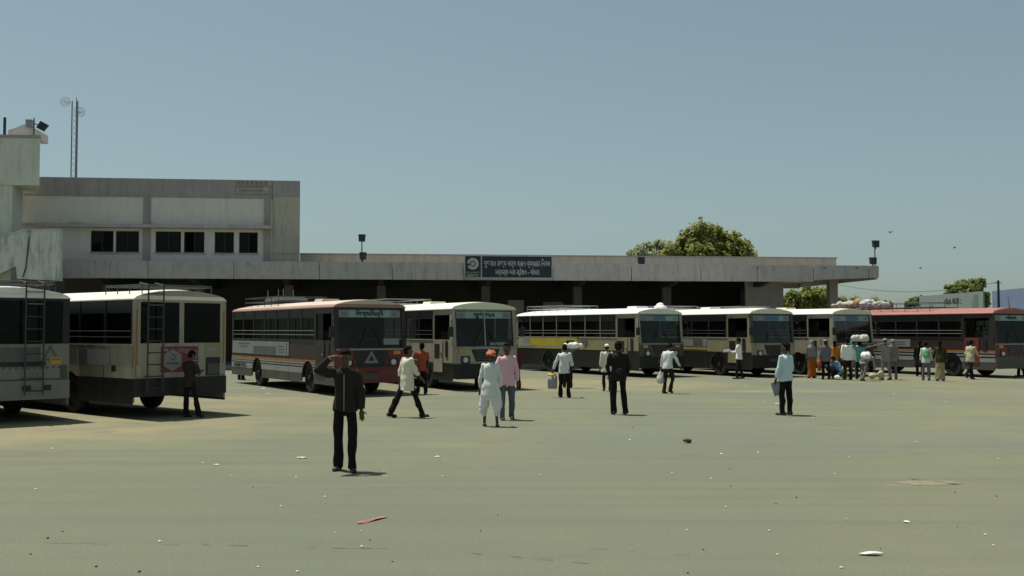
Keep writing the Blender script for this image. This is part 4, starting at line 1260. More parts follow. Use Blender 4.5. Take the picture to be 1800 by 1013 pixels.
# ================================================================== PEOPLE
_tmp = bpy.data.objects.new('remesh_tmp', bpy.data.meshes.new('remesh_tmp'))
COL.objects.link(_tmp)
_rm = _tmp.modifiers.new('r', 'REMESH'); _rm.mode = 'VOXEL'
_sm = _tmp.modifiers.new('s', 'SMOOTH'); _sm.factor = .5
def fuse(mb, voxel, mats, name, smooth=4, fold=0.0, seed=0, fscale=1.0):
    """one continuous skin round overlapping volumes"""
    me = mb.mesh('tmp', mats)
    _tmp.data = me
    _rm.voxel_size = voxel; _sm.iterations = smooth
    dg = bpy.context.evaluated_depsgraph_get(); dg.update()
    out = bpy.data.meshes.new_from_object(_tmp.evaluated_get(dg), depsgraph=dg)
    out.name = name
    n = len(out.vertices)
    if fold > 0 and n:
        co = np.empty(n * 3); out.vertices.foreach_get('co', co); co = co.reshape(-1, 3)
        no = np.empty(n * 3); out.vertices.foreach_get('normal', no); no = no.reshape(-1, 3)
        rs = np.random.RandomState(seed); d = np.zeros(n)
        for k, (fr, am) in enumerate(((13, .8), (21, .6), (34, .45), (55, .3))):
            for j in range(2):
                w = rs.normal(size=3); w /= np.linalg.norm(w); w[2] *= .55
                warp = np.sin(co @ (rs.normal(size=3) * 7) + rs.uniform(0, 6)) * 1.1
                d += am * np.sin(co @ (w * fr * fscale) + warp + rs.uniform(0, 6))
        co += no * (d * fold)[:, None]
        out.vertices.foreach_set('co', co.ravel())
    out.materials.clear()
    out.materials.append(mats)
    out.polygons.foreach_set('use_smooth', [True] * len(out.polygons))
    _tmp.data = bpy.data.meshes['remesh_tmp']
    bpy.data.meshes.remove(me)
    return out

def cloth(name, col, rough=.9): return mat('cloth_' + name, col, rough, .12, 5, bump=.25, bscale=120, spec=.12)
SKIN = mat('skin_brown', (0.105, 0.055, 0.036), .55, .1, 6, spec=.3)
SKIN2 = mat('skin_dark', (0.085, 0.045, 0.030), .55, .1, 6, spec=.3)
HAIR = mat('hair_black', (0.009, 0.008, 0.007), .85, .2, 30, bump=.5, bscale=90, spec=.08)
SHOE = mat('shoe_dark', (0.020, 0.017, 0.015), .5, .2, 8)
SANDAL = mat('sandal_tan', (0.12, 0.085, 0.055), .7, .2, 8)
EYEW = mat('eye_white', (0.10, 0.085, 0.075), .3, .05)

def V3(t): return Vector(t)
def ell(c, fw, lf, hw, hd, n=20, ex=2.3):
    out = []
    for k in range(n):
        t = 2 * math.pi * k / n
        cc, ss = math.cos(t), math.sin(t)
        x = abs(cc) ** (2 / ex) * (1 if cc >= 0 else -1); y = abs(ss) ** (2 / ex) * (1 if ss >= 0 else -1)
        out.append(c + fw * (hd * x) + lf * (hw * y))
    return out

def person(label, px, py, h, face, top='shirt', tc=None, bc=None, sleeves='long', lean=0.0, legs=None, arms=None, vox=.013, skin=SKIN, hair='short',
           headturn=0.0, nod=0.0, hem=None, build=1.0, shoes=SHOE, bottom='trousers', side=0.0, extra=None, hc=None, foot_yaw=(0, 0), seed=None):
    """face: 0 looks at the camera, 90 to the picture's right, 180 away"""
    g = ground_at(px, py)
    a = rad(face)
    rz = math.atan2(-math.cos(a), math.sin(a))
    e = empty('person', g, rz, label, 'person')
    s = h / 1.70
    if py < 695: vox = .018
    seed = seed if seed is not None else int(px * 7 + py)
    legs = legs or [((.02, .06, -1), (-.02, .02, -1)), ((-.02, -.06, -1), (-.05, -.02, -1))]
    arms = arms or [((.02, .16, -1), (.12, .06, -1)), ((.02, -.16, -1), (.12, -.06, -1))]
    N = lambda v: V3(v).normalized()
    # ---- skeleton
    th, shk = .425 * s, .405 * s
    hips = [V3((0, .088 * s * build, 0)), V3((0, -.088 * s * build, 0))]
    J = []
    for i in range(2):
        k = hips[i] + N(legs[i][0]) * th
        an = k + N(legs[i][1]) * shk
        J.append((hips[i], k, an))
    drop = min(j[2].z for j in J)
    zp = .078 * s - drop
    up = V3((0, 0, zp))
    J = [tuple(p + up for p in j) for j in J]
    pel = up.copy()
    sp = N((math.sin(lean), math.sin(side), math.cos(lean) * math.cos(side)))
    lf = V3((0, 1, 0)); lf = (lf - sp * lf.dot(sp)).normalized()
    fw = lf.cross(sp).normalized()
    tor = lambda t: pel + sp * (t * s)
    sh = [tor(.485) + lf * (.165 * s * build), tor(.485) - lf * (.165 * s * build)]
    A = []
    for i in range(2):
        el = sh[i] + N(arms[i][0]) * (.285 * s)
        wr = el + N(arms[i][1]) * (.25 * s)
        hd = N(arms[i][2]) if len(arms[i]) > 2 else N(arms[i][1])
        A.append((sh[i], el, wr, hd))
    nb = tor(.535)
    hdir = N(sp + fw * math.sin(nod) * .8)
    hcn = nb + hdir * (.155 * s) + fw * (.02 * s)
    ht = Matrix.Rotation(headturn, 3, 'Z')
    hf = (ht @ fw); hf = (hf - hdir * hf.dot(hdir)).normalized()
    if nod: hf = (hf * math.cos(nod) - hdir * math.sin(nod)).normalized()
    hu = (hf.cross(N((hdir).cross(hf)))).normalized()
    hl = hu.cross(hf).normalized()
    HA = Matrix((hf, hl, hu)).transposed()
    B = build
    # ---- body: one skin
    mb = MB()
    mb.loft([ell(tor(t), fw, lf, w * s * B, d * s * B) for t, w, d in ((-.08, .08, .06), (-.03, .115, .075), (.05, .12, .08), (.15, .11, .078), (.30, .125, .082), (.42, .14, .082), (.48, .125, .066), (.53, .062, .058))])
    mb.tube(tor(.50), hcn, .055 * s, .052 * s, 12)
    hs = s * 1.05
    mb.ball(hcn + hu * (.018 * hs) - hf * (.008 * hs), (.096 * hs, .076 * hs, .102 * hs), 18, 12, HA)
    mb.ball(hcn - hu * (.05 * hs) + hf * (.018 * hs), (.068 * hs, .058 * hs, .068 * hs), 14, 10, HA)
    mb.ball(hcn - hu * (.095 * hs) + hf * (.05 * hs), (.03 * hs, .033 * hs, .022 * hs), 10, 8, HA)
    mb.tube(hcn + hf * (.075 * hs) + hu * (.015 * hs), hcn + hf * (.108 * hs) - hu * (.03 * hs), .009 * hs, .019 * hs, 8)
    mb.ball(hcn + hf * (.078 * hs) - hu * (.062 * hs), (.014 * hs, .027 * hs, .012 * hs), 10, 6, HA)
    mb.ball(hcn + hf * (.075 * hs) + hu * (.028 * hs), (.016 * hs, .055 * hs, .012 * hs), 10, 6, HA)
    for q in (-1, 1):
        mb.ball(hcn + hl * (q * .077 * hs) - hu * (.012 * hs) - hf * (.005 * hs), (.022 * hs, .012 * hs, .034 * hs), 8, 6, HA)
    for (p, k, an), fy in zip(J, foot_yaw):
        mb.capsule(p, k, .058 * s * B, .044 * s, 12); mb.capsule(k, an, .043 * s, .034 * s, 12)
        c = k.lerp(an, .3) + V3((-.012, 0, 0)); mb.ball(c, (.046 * s, .042 * s, .1 * s), 10, 8)
    FT = []
    for (p, k, an), fy in zip(J, foot_yaw):
        f = Matrix.Rotation(rad(fy), 3, 'Z') @ V3((1, 0, 0))
        lift = an.z - .078 * s
        tilt = min(.9, lift * 3.2)
        f2 = N((f.x * math.cos(tilt), f.y * math.cos(tilt), -math.sin(tilt)))
        f2u = N(V3((0, 0, 1)) - f2 * f2.z)
        heel = an - f2u * (.045 * s) - f2 * (.05 * s); ball = an - f2u * (.055 * s) + f2 * (.11 * s); toe = an - f2u * (.06 * s) + f2 * (.17 * s)
        mb.capsule(heel, ball, .036 * s, .034 * s, 10); mb.capsule(ball, toe, .034 * s, .022 * s, 10)
        FT.append((heel, ball, toe, f2, f2u))
    for i, (p, el, wr, hd) in enumerate(A):
        q_ = .037 if sleeves == 'half' else .032; mb.capsule(p, el, .038 * s, q_ * s, 12); mb.capsule(el, wr, q_ * s, .026 * s, 12)
        sd = 1 if i == 0 else -1
        pn = N(hd.cross(V3((0, 0, 1)) if abs(hd.z) < .8 else fw))        # across the palm
        if pn.length < .1: pn = lf
        pm = wr + hd * (.055 * s)
        nn = hd.cross(pn).normalized()
        PA = Matrix((hd, pn, nn)).transposed()
        mb.ball(pm, (.055 * s, .04 * s, .02 * s), 12, 8, PA)
        for q, (o, ln) in enumerate(((-.03, .062), (-.01, .075), (.011, .07), (.03, .055))):
            b0 = wr + hd * (.09 * s) + pn * (o * s)
            k1 = b0 + N(hd + pn * (o * 2.0) + nn * .25) * (ln * .55 * s)
            k2 = k1 + N(hd + nn * .7 + pn * o) * (ln * .5 * s)
            mb.capsule(b0, k1, .0085 * s, .008 * s, 7); mb.capsule(k1, k2, .008 * s, .0065 * s, 7)
        tb = wr + hd * (.035 * s) - pn * (.033 * s)
        t1 = tb + N(hd * .7 - pn + nn * .3) * (.035 * s)
        mb.capsule(tb, t1, .011 * s, .009 * s, 7); mb.capsule(t1, t1 + N(hd + nn * .4) * (.03 * s), .009 * s, .007 * s, 7)
    body = link('body', fuse(mb, vox * .92, skin, 'body', 3), e)
    # ---- upper garment
    hemt = hem if hem is not None else (-.13 if top in ('shirt', 'jacket') else -.42)
    g2 = MB()
    ex = .016 if top != 'jacket' else .026
    prof = [(.05, .166, .124), (.15, .148, .110), (.30, .150, .108), (.42, .165, .108), (.475, .152, .094), (.50, .12, .08), (.525, .075, .068)]
    fl = [(hemt, .181 if top == 'shirt' else .172, .138 if top == 'shirt' else .126), (hemt * .5, .179, .132)]
    if top == 'kurta':
        fl = [(hemt, .215, .165), (hemt * .5, .19, .14), (-.03, .172, .126)]
    if top == 'tucked':
        fl = [(-.02, .158, .112), (.03, .168, .12)]; prof = prof[1:]; prof[0] = (.13, .165, .118)
    rings = []
    for t, w, d in fl + prof:
        c = tor(t) if t >= 0 else pel + V3((0, 0, t * s)) + V3((.0, 0, 0))
        rings.append(ell(c, fw if t >= 0 else V3((1, 0, 0)), lf if t >= 0 else V3((0, 1, 0)), (w + ex * .6) * s * B, (d + ex * .6) * s * B))
    g2.loft(rings)
    for i, (p, el, wr, hd) in enumerate(A):
        g2.ball(p - sp * (.012 * s), .056 * s + ex * .3, 12, 8)
        if sleeves == 'long':
            g2.capsule(p - sp * (.012 * s), el, .053 * s + ex * .5, .048 * s + ex * .5, 12)
            g2.tube(el, el.lerp(wr, .93), .050 * s + ex * .5, .037 * s + ex * .4, 12); g2.ball(el, .050 * s + ex * .5, 12, 8)
        elif sleeves == 'rolled':
            g2.capsule(p, el, .060 * s, .052 * s, 12); g2.tube(el, el.lerp(wr, .45), .052 * s, .047 * s, 12)
        elif sleeves == 'half':
            g2.tube(p, p.lerp(el, .85), .064 * s + ex * .4, .062 * s + ex * .4, 12)
    # collar
    if top in ('shirt', 'jacket', 'tucked', 'kurta'):
        g2.tube(tor(.50), tor(.548) + fw * .01, .078 * s, .066 * s, 14)
    link(top if top in ('jacket', 'kurta') else 'shirt', fuse(g2, vox, tc, 'shirt', 4, .0078 * s, seed, 1.0), e)
    # ---- lower garment
    g3 = MB()
    if bottom == 'trousers':
        g3.loft([ell(pel + V3((0, 0, t * s)), V3((1, 0, 0)), V3((0, 1, 0)), w * s * B, d * s * B) for t, w, d in ((-.13, .14, .10), (-.05, .155, .110), (.04, .148, .104), (.10, .135, .095))])
        for (p, k, an) in J:
            g3.capsule(p, k, .081 * s * B, .068 * s, 12); g3.tube(k, k.lerp(an, 1.10), .066 * s, .066 * s, 12); g3.ball(k, .068 * s, 12, 8)
            g3.ball(k.lerp(an, .35) + V3((-.015, 0, 0)), (.068 * s, .062 * s, .12 * s), 10, 8)
        nm = 'trousers'
    elif bottom == 'dhoti':
        g3.loft([ell(pel + V3((0, 0, t * s)), V3((1, 0, 0)), V3((0, 1, 0)), w * s, d * s) for t, w, d in ((-.30, .15, .14), (-.18, .195, .155), (-.05, .18, .135), (.08, .155, .112))])
        for q, (p, k, an) in zip((1, -1), J):
            m = k.lerp(an, .5)
            g3.capsule(p, k + V3((0, q * .02, 0)), .125 * s, .125 * s, 14); g3.capsule(k + V3((-.02, q * .02, .0)), m, .118 * s, .065 * s, 14)
            g3.capsule(k.lerp(m, .5) + V3((-.05 * s, q * .035, 0)), m + V3((-.03 * s, q * .01, .03)), .085 * s, .055 * s, 12)
        nm = 'dhoti'
    else:
        an = (J[0][2] + J[1][2]) / 2
        lo = V3((an.x, an.y, .07 * s)); hi = pel + V3((0, 0, .1 * s))
        rr = []
        for t, w, d in ((0, .21, .19), (.3, .19, .175), (.6, .185, .16), (.82, .18, .14), (1, .145, .105)):
            rr.append(ell(lo.lerp(hi, t), V3((1, 0, 0)), V3((0, 1, 0)), w * s, d * s))
        g3.loft(rr); nm = 'skirt'
    link(nm, fuse(g3, vox, bc, nm, 4, .0080 * s, seed + 1, .8 if nm != 'trousers' else 1.0), e)
    # ---- shoes
    if shoes:
        for (heel, ball, toe, f2, f2u) in FT:
            m = MB()
            fl2 = f2u.cross(f2).normalized()
            ax = Matrix((f2, fl2, f2u)).transposed()
            if shoes is SANDAL:
                m.loft([ell(c - f2u * (.04 * s) + f2u * dz, f2, fl2, .045 * s, .14 * s, 16) for c, dz in ((heel.lerp(toe, .5), .0), (heel.lerp(toe, .5), .014))])
                m.tube(ball + fl2 * .045 * s - f2u * .03 * s, ball - fl2 * .045 * s - f2u * .03 * s, .02 * s, .02 * s, 8)
                link('sandal', m.mesh('sandal', shoes, True), e)
            else:
                m.ball(heel.lerp(ball, .12) + f2u * .015 * s, (.06 * s, .043 * s, .055 * s), 12, 8, ax).ball(ball + f2u * .0, (.09 * s, .05 * s, .042 * s), 12, 8, ax).ball(toe - f2 * .02 * s, (.05 * s, .042 * s, .032 * s), 12, 8, ax)
                m.capsule(heel - f2u * .012 * s, toe - f2u * .0 * s, .028 * s, .024 * s, 8)
                link('shoe', fuse(m, max(.012, vox * .9), shoes, 'shoe', 2), e)
    # ---- hair, caps, scarves
    hm = MB()
    if hair in ('short', 'long', 'bald'):
        if hair == 'bald':
            hm.ball(hcn - hf * (.03 * s) - hu * (.0 * s), (.082 * s, .083 * s, .075 * s), 14, 10, HA)
        else:
            hm.ball(hcn + hu * (.042 * s) - hf * (.022 * s), (.100 * s, .086 * s, .094 * s), 16, 12, HA)
            hm.ball(hcn - hu * (.01 * s) - hf * (.045 * s), (.068 * s, .080 * s, .075 * s), 14, 10, HA)
            hm.ball(hcn + hu * (.098 * s) + hf * (.035 * s), (.055 * s, .06 * s, .026 * s), 12, 8, HA)
        if hair == 'long':
            hm.capsule(hcn - hf * (.07 * s), hcn - hf * (.10 * s) - V3((0, 0, .3 * s)), .06 * s, .04 * s, 10)
        link('hair', fuse(hm, .010, HAIR, 'hair', 1, .004, seed + 2, 3.0), e)
    elif hair == 'turban':
        for k in range(5):
            t = k / 4
            hm2 = [hcn + hu * (.045 + .02 * k) * s + HA @ (Matrix.Rotation(rad(14 * (-1) ** k), 3, 'X') @ V3(((.108 - .014 * k) * s * math.cos(q), (.098 - .012 * k) * s * math.sin(q), 0))) for q in [2 * math.pi * j / 20 for j in range(21)]]
            for p0, p1 in zip(hm2[:-1], hm2[1:]): hm.capsule(p0, p1, .026 * s, .026 * s, 8)
        hm.ball(hcn + hu * (.07 * s), (.09 * s, .085 * s, .075 * s), 14, 10, HA)
        link('turban', fuse(hm, .009, hc, 'turban', 1, .003, seed, 3.0), e)
        link('hair', fuse(MB().ball(hcn - hf * (.03 * s), (.072 * s, .08 * s, .07 * s), 12, 8, HA), .012, HAIR, 'hair', 1), e)
    elif hair == 'cap':
        hm.ball(hcn + hu * (.05 * s) - hf * .005, (.103 * s, .086 * s, .082 * s), 16, 10, HA)
        link('cap', fuse(hm, .01, hc, 'cap', 1), e)
        link('hair', fuse(MB().ball(hcn - hf * (.035 * s), (.07 * s, .081 * s, .072 * s), 12, 8, HA), .012, HAIR, 'hair', 1), e)
    elif hair == 'peaked':
        hm.ball(hcn + hu * (.055 * s), (.103 * s, .09 * s, .08 * s), 16, 10, HA)
        hm.ball(hcn + hu * (.045 * s) + hf * (.10 * s), (.09 * s, .075 * s, .013 * s), 12, 8, HA)
        link('cap', fuse(hm, .009, hc, 'cap', 1), e)
        link('hair', fuse(MB().ball(hcn - hf * (.035 * s), (.07 * s, .081 * s, .072 * s), 12, 8, HA), .012, HAIR, 'hair', 1), e)
    elif hair == 'veil':
        hm.ball(hcn + hu * (.03 * s) - hf * (.022 * s), (.108 * s, .097 * s, .115 * s), 16, 12, HA)
        rr = []
        for t, w, d, o in ((0, .09, .09, -.02), (.22, .12, .10, -.035), (.38, .195, .13, -.03), (.75, .20, .14, -.035), (1.15, .21, .15, -.04)):
            rr.append(ell(hcn - V3((0, 0, t * .55 * s)) + fw * (o * s), fw, lf, w * s, d * s))
        hm.loft(rr[::-1])
        link('veil', fuse(hm, vox, hc, 'veil', 3, .006, seed), e)
    if hair in ('short', 'long', 'bald') and abs(((face + 180) % 360) - 180) < 80:
        for q in (-1, 1):
            ey = MB().ball(hcn + hf * (.083 * s) + hl * (q * .031 * s) + hu * (.008 * s), (.007 * s, .014 * s, .008 * s), 8, 6, HA).build('eye', EYEW, e, True)
            MB().ball(hcn + hf * (.0885 * s) + hl * (q * .031 * s) + hu * (.008 * s), .006 * s, 8, 6).build('iris', HAIR, ey, True)
    K = dict(e=e, s=s, tor=tor, fw=fw, lf=lf, sp=sp, A=A, J=J, hc=hcn, hu=hu, hf=hf, hl=hl, HA=HA, pel=pel, nb=nb, M=Matrix.Translation(g) @ Matrix.Rotation(rz, 4, 'Z'), rz=rz, g=g)
    if extra: extra(K)
    return K
def wpos(K, p): return (K['M'] @ Vector(p).to_4d()).to_3d()

C_BLACK = cloth('black', (0.013, 0.0125, 0.012)); C_CHAR = cloth('charcoal', (0.022, 0.020, 0.018)); C_DKBROWN = cloth('dark_brown', (0.035, 0.028, 0.024))
C_CREAM = cloth('cream', (0.70, 0.67, 0.54)); C_WHITE = cloth('white', (0.80, 0.81, 0.78)); C_GREYW = cloth('grey_white', (0.64, 0.66, 0.66)); C_KURTA = cloth('kurta_white', (0.64, 0.66, 0.62)); C_DHOTI = cloth('dhoti_white', (0.72, 0.69, 0.70))
C_PINK = cloth('pink', (0.72, 0.44, 0.50)); C_JEANS = cloth('jeans', (0.10, 0.12, 0.15)); C_ORANGE = cloth('orange', (0.30, 0.075, 0.035)); C_SALMON = cloth('coral_turban', (0.58, 0.17, 0.12))
C_LBLUE = cloth('light_blue', (0.54, 0.67, 0.72)); C_TEAL = cloth('teal', (0.12, 0.36, 0.30)); C_KHAKI = cloth('khaki', (0.27, 0.25, 0.21)); C_GREY = cloth('grey', (0.15, 0.15, 0.155)); C_MIDGREY = cloth('mid_grey', (0.24, 0.23, 0.22))
C_SARI = cloth('orange_sari', (0.45, 0.19, 0.03)); C_RUST = cloth('rust_orange', (0.36, 0.10, 0.025)); C_GOLD = cloth('gold', (0.30, 0.235, 0.13)); C_BLUE = cloth('blue', (0.13, 0.26, 0.46)); C_GREEN = cloth('green', (0.18, 0.46, 0.22)); C_YELW = cloth('pale_yellow', (0.44, 0.41, 0.27)); C_MAROON = cloth('maroon', (0.10, 0.022, 0.02))
WALK_R = [((.40, .05, -1), (.10, .0, -1)), ((-.30, -.05, -1), (-.62, 0, -1))]
WALK_L = [((-.30, .05, -1), (-.62, 0, -1)), ((.40, -.05, -1), (.10, 0, -1))]
STEP = [((.16, .05, -1), (.02, .0, -1)), ((-.10, -.05, -1), (-.28, 0, -1))]
STAND = [((.0, .07, -1), (-.03, .03, -1)), ((.03, -.09, -1), (-.02, -.03, -1))]

# man walking up with his hand shading his eyes
def zip_(K):
    s = K['s']; mb = MB()
    for t0, t1 in zip(np.linspace(-.05, .46, 12)[:-1], np.linspace(-.05, .46, 12)[1:]):
        mb.tube(K['tor'](t0) + K['fw'] * .137 * s, K['tor'](t1) + K['fw'] * .135 * s, .008, .008, 6)
    mb.build('zip', C_MIDGREY, K['e'])
    MB().ball(K['tor'](.515) + K['fw'] * .055 * s, (.025, .035, .03), 10, 8).build('undershirt', cloth('mustard', (0.38, 0.27, 0.05)), K['e'], True)
    w = K['A'][1][2]; d = (K['A'][1][2] - K['A'][1][1]).normalized()
    MB().tube(w - d * .03, w - d * .01, .036, .036, 12).build('bracelet', mat('gold_metal', (0.6, 0.38, 0.12), .3, .1, 5, metal=.8), K['e'])
person('man in a dark zipped jacket shading his eyes with one hand, nearest the camera', 606, 828, 1.80, 2, 'jacket', cloth('jacket_brown', (0.030, 0.026, 0.022)), C_BLACK, vox=.010, hair='short', build=.93,
       legs=[((.24, .09, -1), (.02, .0, -1)), ((-.03, -.04, -1), (-.22, .0, -1))], foot_yaw=(14, -12), arms=[((.0, .20, -1), (.22, .10, -1)), ((.62, -.62, .10), (-.12, .66, .72), (-.12, .97, .22))], extra=zip_, hem=-.06, nod=.12)
person('man in dark clothes leaning by the back of the cream bus', 332, 734, 1.58, 150, 'shirt', C_DKBROWN, C_BLACK, sleeves='half', lean=-.05, side=-.10, vox=.012, nod=.25,
       legs=[((.02, .02, -1), (-.04, .0, -1)), ((.10, -.30, -1), (.0, -.22, -1))], arms=[((.25, .3, -1), (.8, -.4, .2)), ((.25, -.3, -1), (.8, .4, .3))])
person('man in a loose cream shirt striding right in front of the maroon bus', 716, 734, 1.76, 128, 'shirt', C_CREAM, C_BLACK, 'rolled', vox=.010, hem=-.22, headturn=-.35,
       legs=[((-.48, .10, -1), (-.55, .06, -1)), ((.42, -.10, -1), (.40, -.06, -1))], arms=[((-.25, .22, -1), (.05, .1, -1)), ((.35, -.15, -1), (.8, .15, -.7))])
person('person in an orange red shirt behind the striding man', 741, 693, 1.66, 195, 'shirt', C_ORANGE, C_BLACK, 'half', legs=STEP, headturn=.4, arms=[((.1, .5, -1), (.7, -.5, -.1)), ((.05, -.2, -1), (.2, -.05, -1))])
person('old man in coral turban, white kurta and dhoti walking away', 862, 750, 1.62, 172, 'kurta', C_KURTA, C_DHOTI, vox=.010, hair='turban', hc=C_SALMON, bottom='dhoti', shoes=SANDAL, skin=SKIN2, hem=-.20, lean=.08,
       legs=[((.16, .10, -1), (.06, .06, -1)), ((-.06, -.12, -1), (-.18, -.08, -1))], arms=[((-.1, .24, -1), (.18, .06, -1)), ((.2, -.2, -1), (.6, .1, -.8))])
person('man in a pink shirt and blue jeans walking towards the camera', 891, 738, 1.77, 8, 'shirt', C_PINK, C_JEANS, vox=.010, hem=-.12, skin=SKIN2,
       legs=[((-.06, .08, -1), (-.34, .02, -1)), ((.16, -.06, -1), (.03, .0, -1))], arms=[((-.1, .22, -1), (.1, .06, -1)), ((.12, -.2, -1), (.3, .1, -1))])
person('person in black standing behind the turbaned man', 843, 684, 1.62, 20, 'shirt', C_BLACK, C_BLACK, hair='short', arms=[((.1, .2, -1), (.5, -.3, .2)), ((.0, -.22, -1), (.1, -.05, -1))])
person('person in maroon half hidden behind the man in pink', 906, 684, 1.60, 200, 'shirt', C_MAROON, C_BLACK, legs=STEP)
def bag_a(K):
    p = wpos(K, K['A'][0][2] + K['A'][0][3] * .10)
    b = empty('carry_bag', p, K['rz'], 'grey carrier bag with something yellow on top in a man\'s left hand', 'bag')
    MB().loft([ell(Vector((0, 0, z)), Vector((1, 0, 0)), Vector((0, 1, 0)), w, d, 16, 3) for z, w, d in ((-.50, .13, .05), (-.46, .15, .065), (-.25, .155, .075), (-.10, .145, .06))]).build('bag_body', cloth('bag_grey', (0.30, 0.29, 0.31)), b, True)
    mb = MB()
    for i, (x, y) in enumerate(((.0, -.07), (.02, .05), (-.03, -.0), (.01, .10))): mb.ball((x, y, -.07), (.05, .06, .05), 10, 8)
    b2 = fuse(mb, .012, cloth('bag_yellow', (0.70, 0.58, 0.06)), 'yellow_contents', 2)
    link('yellow_contents', b2, b)
    MB().path([(0, -.11, -.1), (0, -.05, -.02), (0, 0, .0), (0, .05, -.02), (0, .11, -.1)], .008, 5).build('handle', C_MIDGREY, b)
person('man in a pale grey shirt carrying a bag, left of the white capped man', 992, 699, 1.63, 165, 'shirt', C_GREYW, C_BLACK, headturn=.3, nod=.2, lean=.02,
       legs=STAND, arms=[((-.05, .45, -1), (.05, .35, -1)), ((.2, -.3, -1), (.9, .2, -.3))], extra=bag_a)
def bundle(K):
    p = wpos(K, K['nb'] + Vector((0, -.20, .03)))
    o = tag(link('bundle', fuse(MB().capsule((-.28, 0, .06), (.26, 0, .07), .10, .085, 12).ball((.0, 0, .07), (.28, .13, .12), 12, 8), .014, C_WHITE, 'bundle', 3, .012, 3)), 'white bundle carried on a shoulder behind the man in pale grey', 'bundle')
    o.location = p; o.rotation_euler = (0, 0, .1)
person('person carrying a white bundle on the shoulder, behind the man with the bag', 998, 682, 1.68, 175, 'shirt', C_GREY, C_CHAR, extra=bundle, arms=[((.1, .2, -1), (.3, .0, -1)), ((.3, -.5, .2), (.2, .1, 1))])
person('man with a white cap and cream kurta beside the man in black', 1067, 688, 1.60, 178, 'kurta', C_CREAM, C_CHAR, hair='cap', hc=C_WHITE, hem=-.2, legs=STEP, arms=[((-.05, .22, -1), (.05, .08, -1)), ((.1, -.2, -1), (.3, 0, -1))])
def pack(K):
    s = K['s']
    c = wpos(K, K['tor'](.10) - K['fw'] * .185 * s)
    o = empty('waist_bag', c, K['rz'], 'small dark rucksack hanging low on the back of the man in black', 'bag')
    link('bag_body', fuse(MB().ball((0, 0, 0), (.055, .10, .10), 14, 10).ball((-.02, 0, -.03), (.05, .08, .06), 12, 8), .012, C_CHAR, 'bag_body', 3, .003, 2), o)
    MB().path([(.05, -.10, .08), (.04, -.12, .32), (.12, -.11, .42)], .014, 6).path([(.05, .10, .08), (.04, .12, .32), (.12, .11, .42)], .014, 6).build('strap', C_CHAR, o)
person('man dressed in black standing with his back to the camera', 1087, 729, 1.79, 182, 'jacket', C_CHAR, C_BLACK, vox=.010, extra=pack, build=1.04, hem=-.12,
       legs=[((.03, .05, -1), (-.05, .0, -1)), ((.06, -.10, -1), (.02, -.06, -1))], arms=[((.1, .30, -1), (.6, -.25, -1)), ((.1, -.30, -1), (.6, .25, -1))])
def plastic(K):
    p = wpos(K, K['A'][0][2] + K['A'][0][3] * .10)
    b = empty('plastic_bag', p, K['rz'], 'full white plastic bag swinging from a walking man\'s hand', 'bag')
    link('bag_body', fuse(MB().ball((0, 0, -.26), (.10, .14, .17), 14, 10).ball((.02, .03, -.33), (.10, .12, .10), 12, 8).tube((0, 0, -.15), (0, 0, 0), .08, .02, 10), .012, cloth('plastic_white', (0.60, 0.60, 0.58), .4), 'bag_body', 2, .007, 9, 1.6), b)
person('man in a white shirt walking right with a plastic bag', 1174, 692, 1.66, 140, 'shirt', C_GREYW, C_CHAR, nod=.45, lean=.10, extra=plastic, hem=-.06,
       legs=[((.10, .06, -1), (-.25, .0, -1)), ((.34, -.05, -1), (-.45, 0, -1))], arms=[((-.05, .25, -1), (.0, .2, -1)), ((.35, -.45, -1), (.45, -.30, -1))])
def papers(K):
    p = wpos(K, K['A'][0][2] + K['A'][0][3] * .1)
    o = tag(MB().box((-.14, -.1, -.02), (.16, .1, .05)).box((-.12, -.09, .051), (.13, .08, .08)).build('parcel', C_WHITE), 'white parcel held out by the man in front of the cream bus', 'parcel')
    o.location = p; o.rotation_euler = (0, .1, K['rz'])
person('man in a white shirt holding a parcel beside the hooded cream bus', 1299, 666, 1.74, 255, 'shirt', C_WHITE, C_CHAR, extra=papers, hem=-.08, arms=[((.45, .1, -1), (1, .05, .05)), ((.35, -.1, -1), (1, .2, .0))], legs=STEP)
def folder(K):
    p = wpos(K, K['A'][0][2] + K['A'][0][3] * .16 + Vector((.02, -.12, -.02)))
    o = tag(MB().prism([(-.13, -.22), (.10, -.28), (.17, .05), (-.06, .10)], lambda a, b, t: (a, t, b), -.012, .012).build('folder', cloth('folder_grey', (0.20, 0.21, 0.22), .4)), 'grey plastic folder held low by the man in light blue', 'folder')
    o.location = p; o.rotation_euler = (0, .1, K['rz'] + .25)
person('man in a light blue shirt standing alone on the right', 1382, 730, 1.76, 215, 'shirt', C_LBLUE, C_BLACK, vox=.010, hair='short', headturn=.5, extra=folder, hem=-.10, build=1.03, lean=-.02,
       legs=[((.04, .05, -1), (-.03, .02, -1)), ((.0, -.05, -1), (-.03, -.02, -1))], arms=[((.10, .20, -1), (.35, -.02, -1)), ((.12, -.22, -1), (.45, .1, -.9))], foot_yaw=(8, -10))
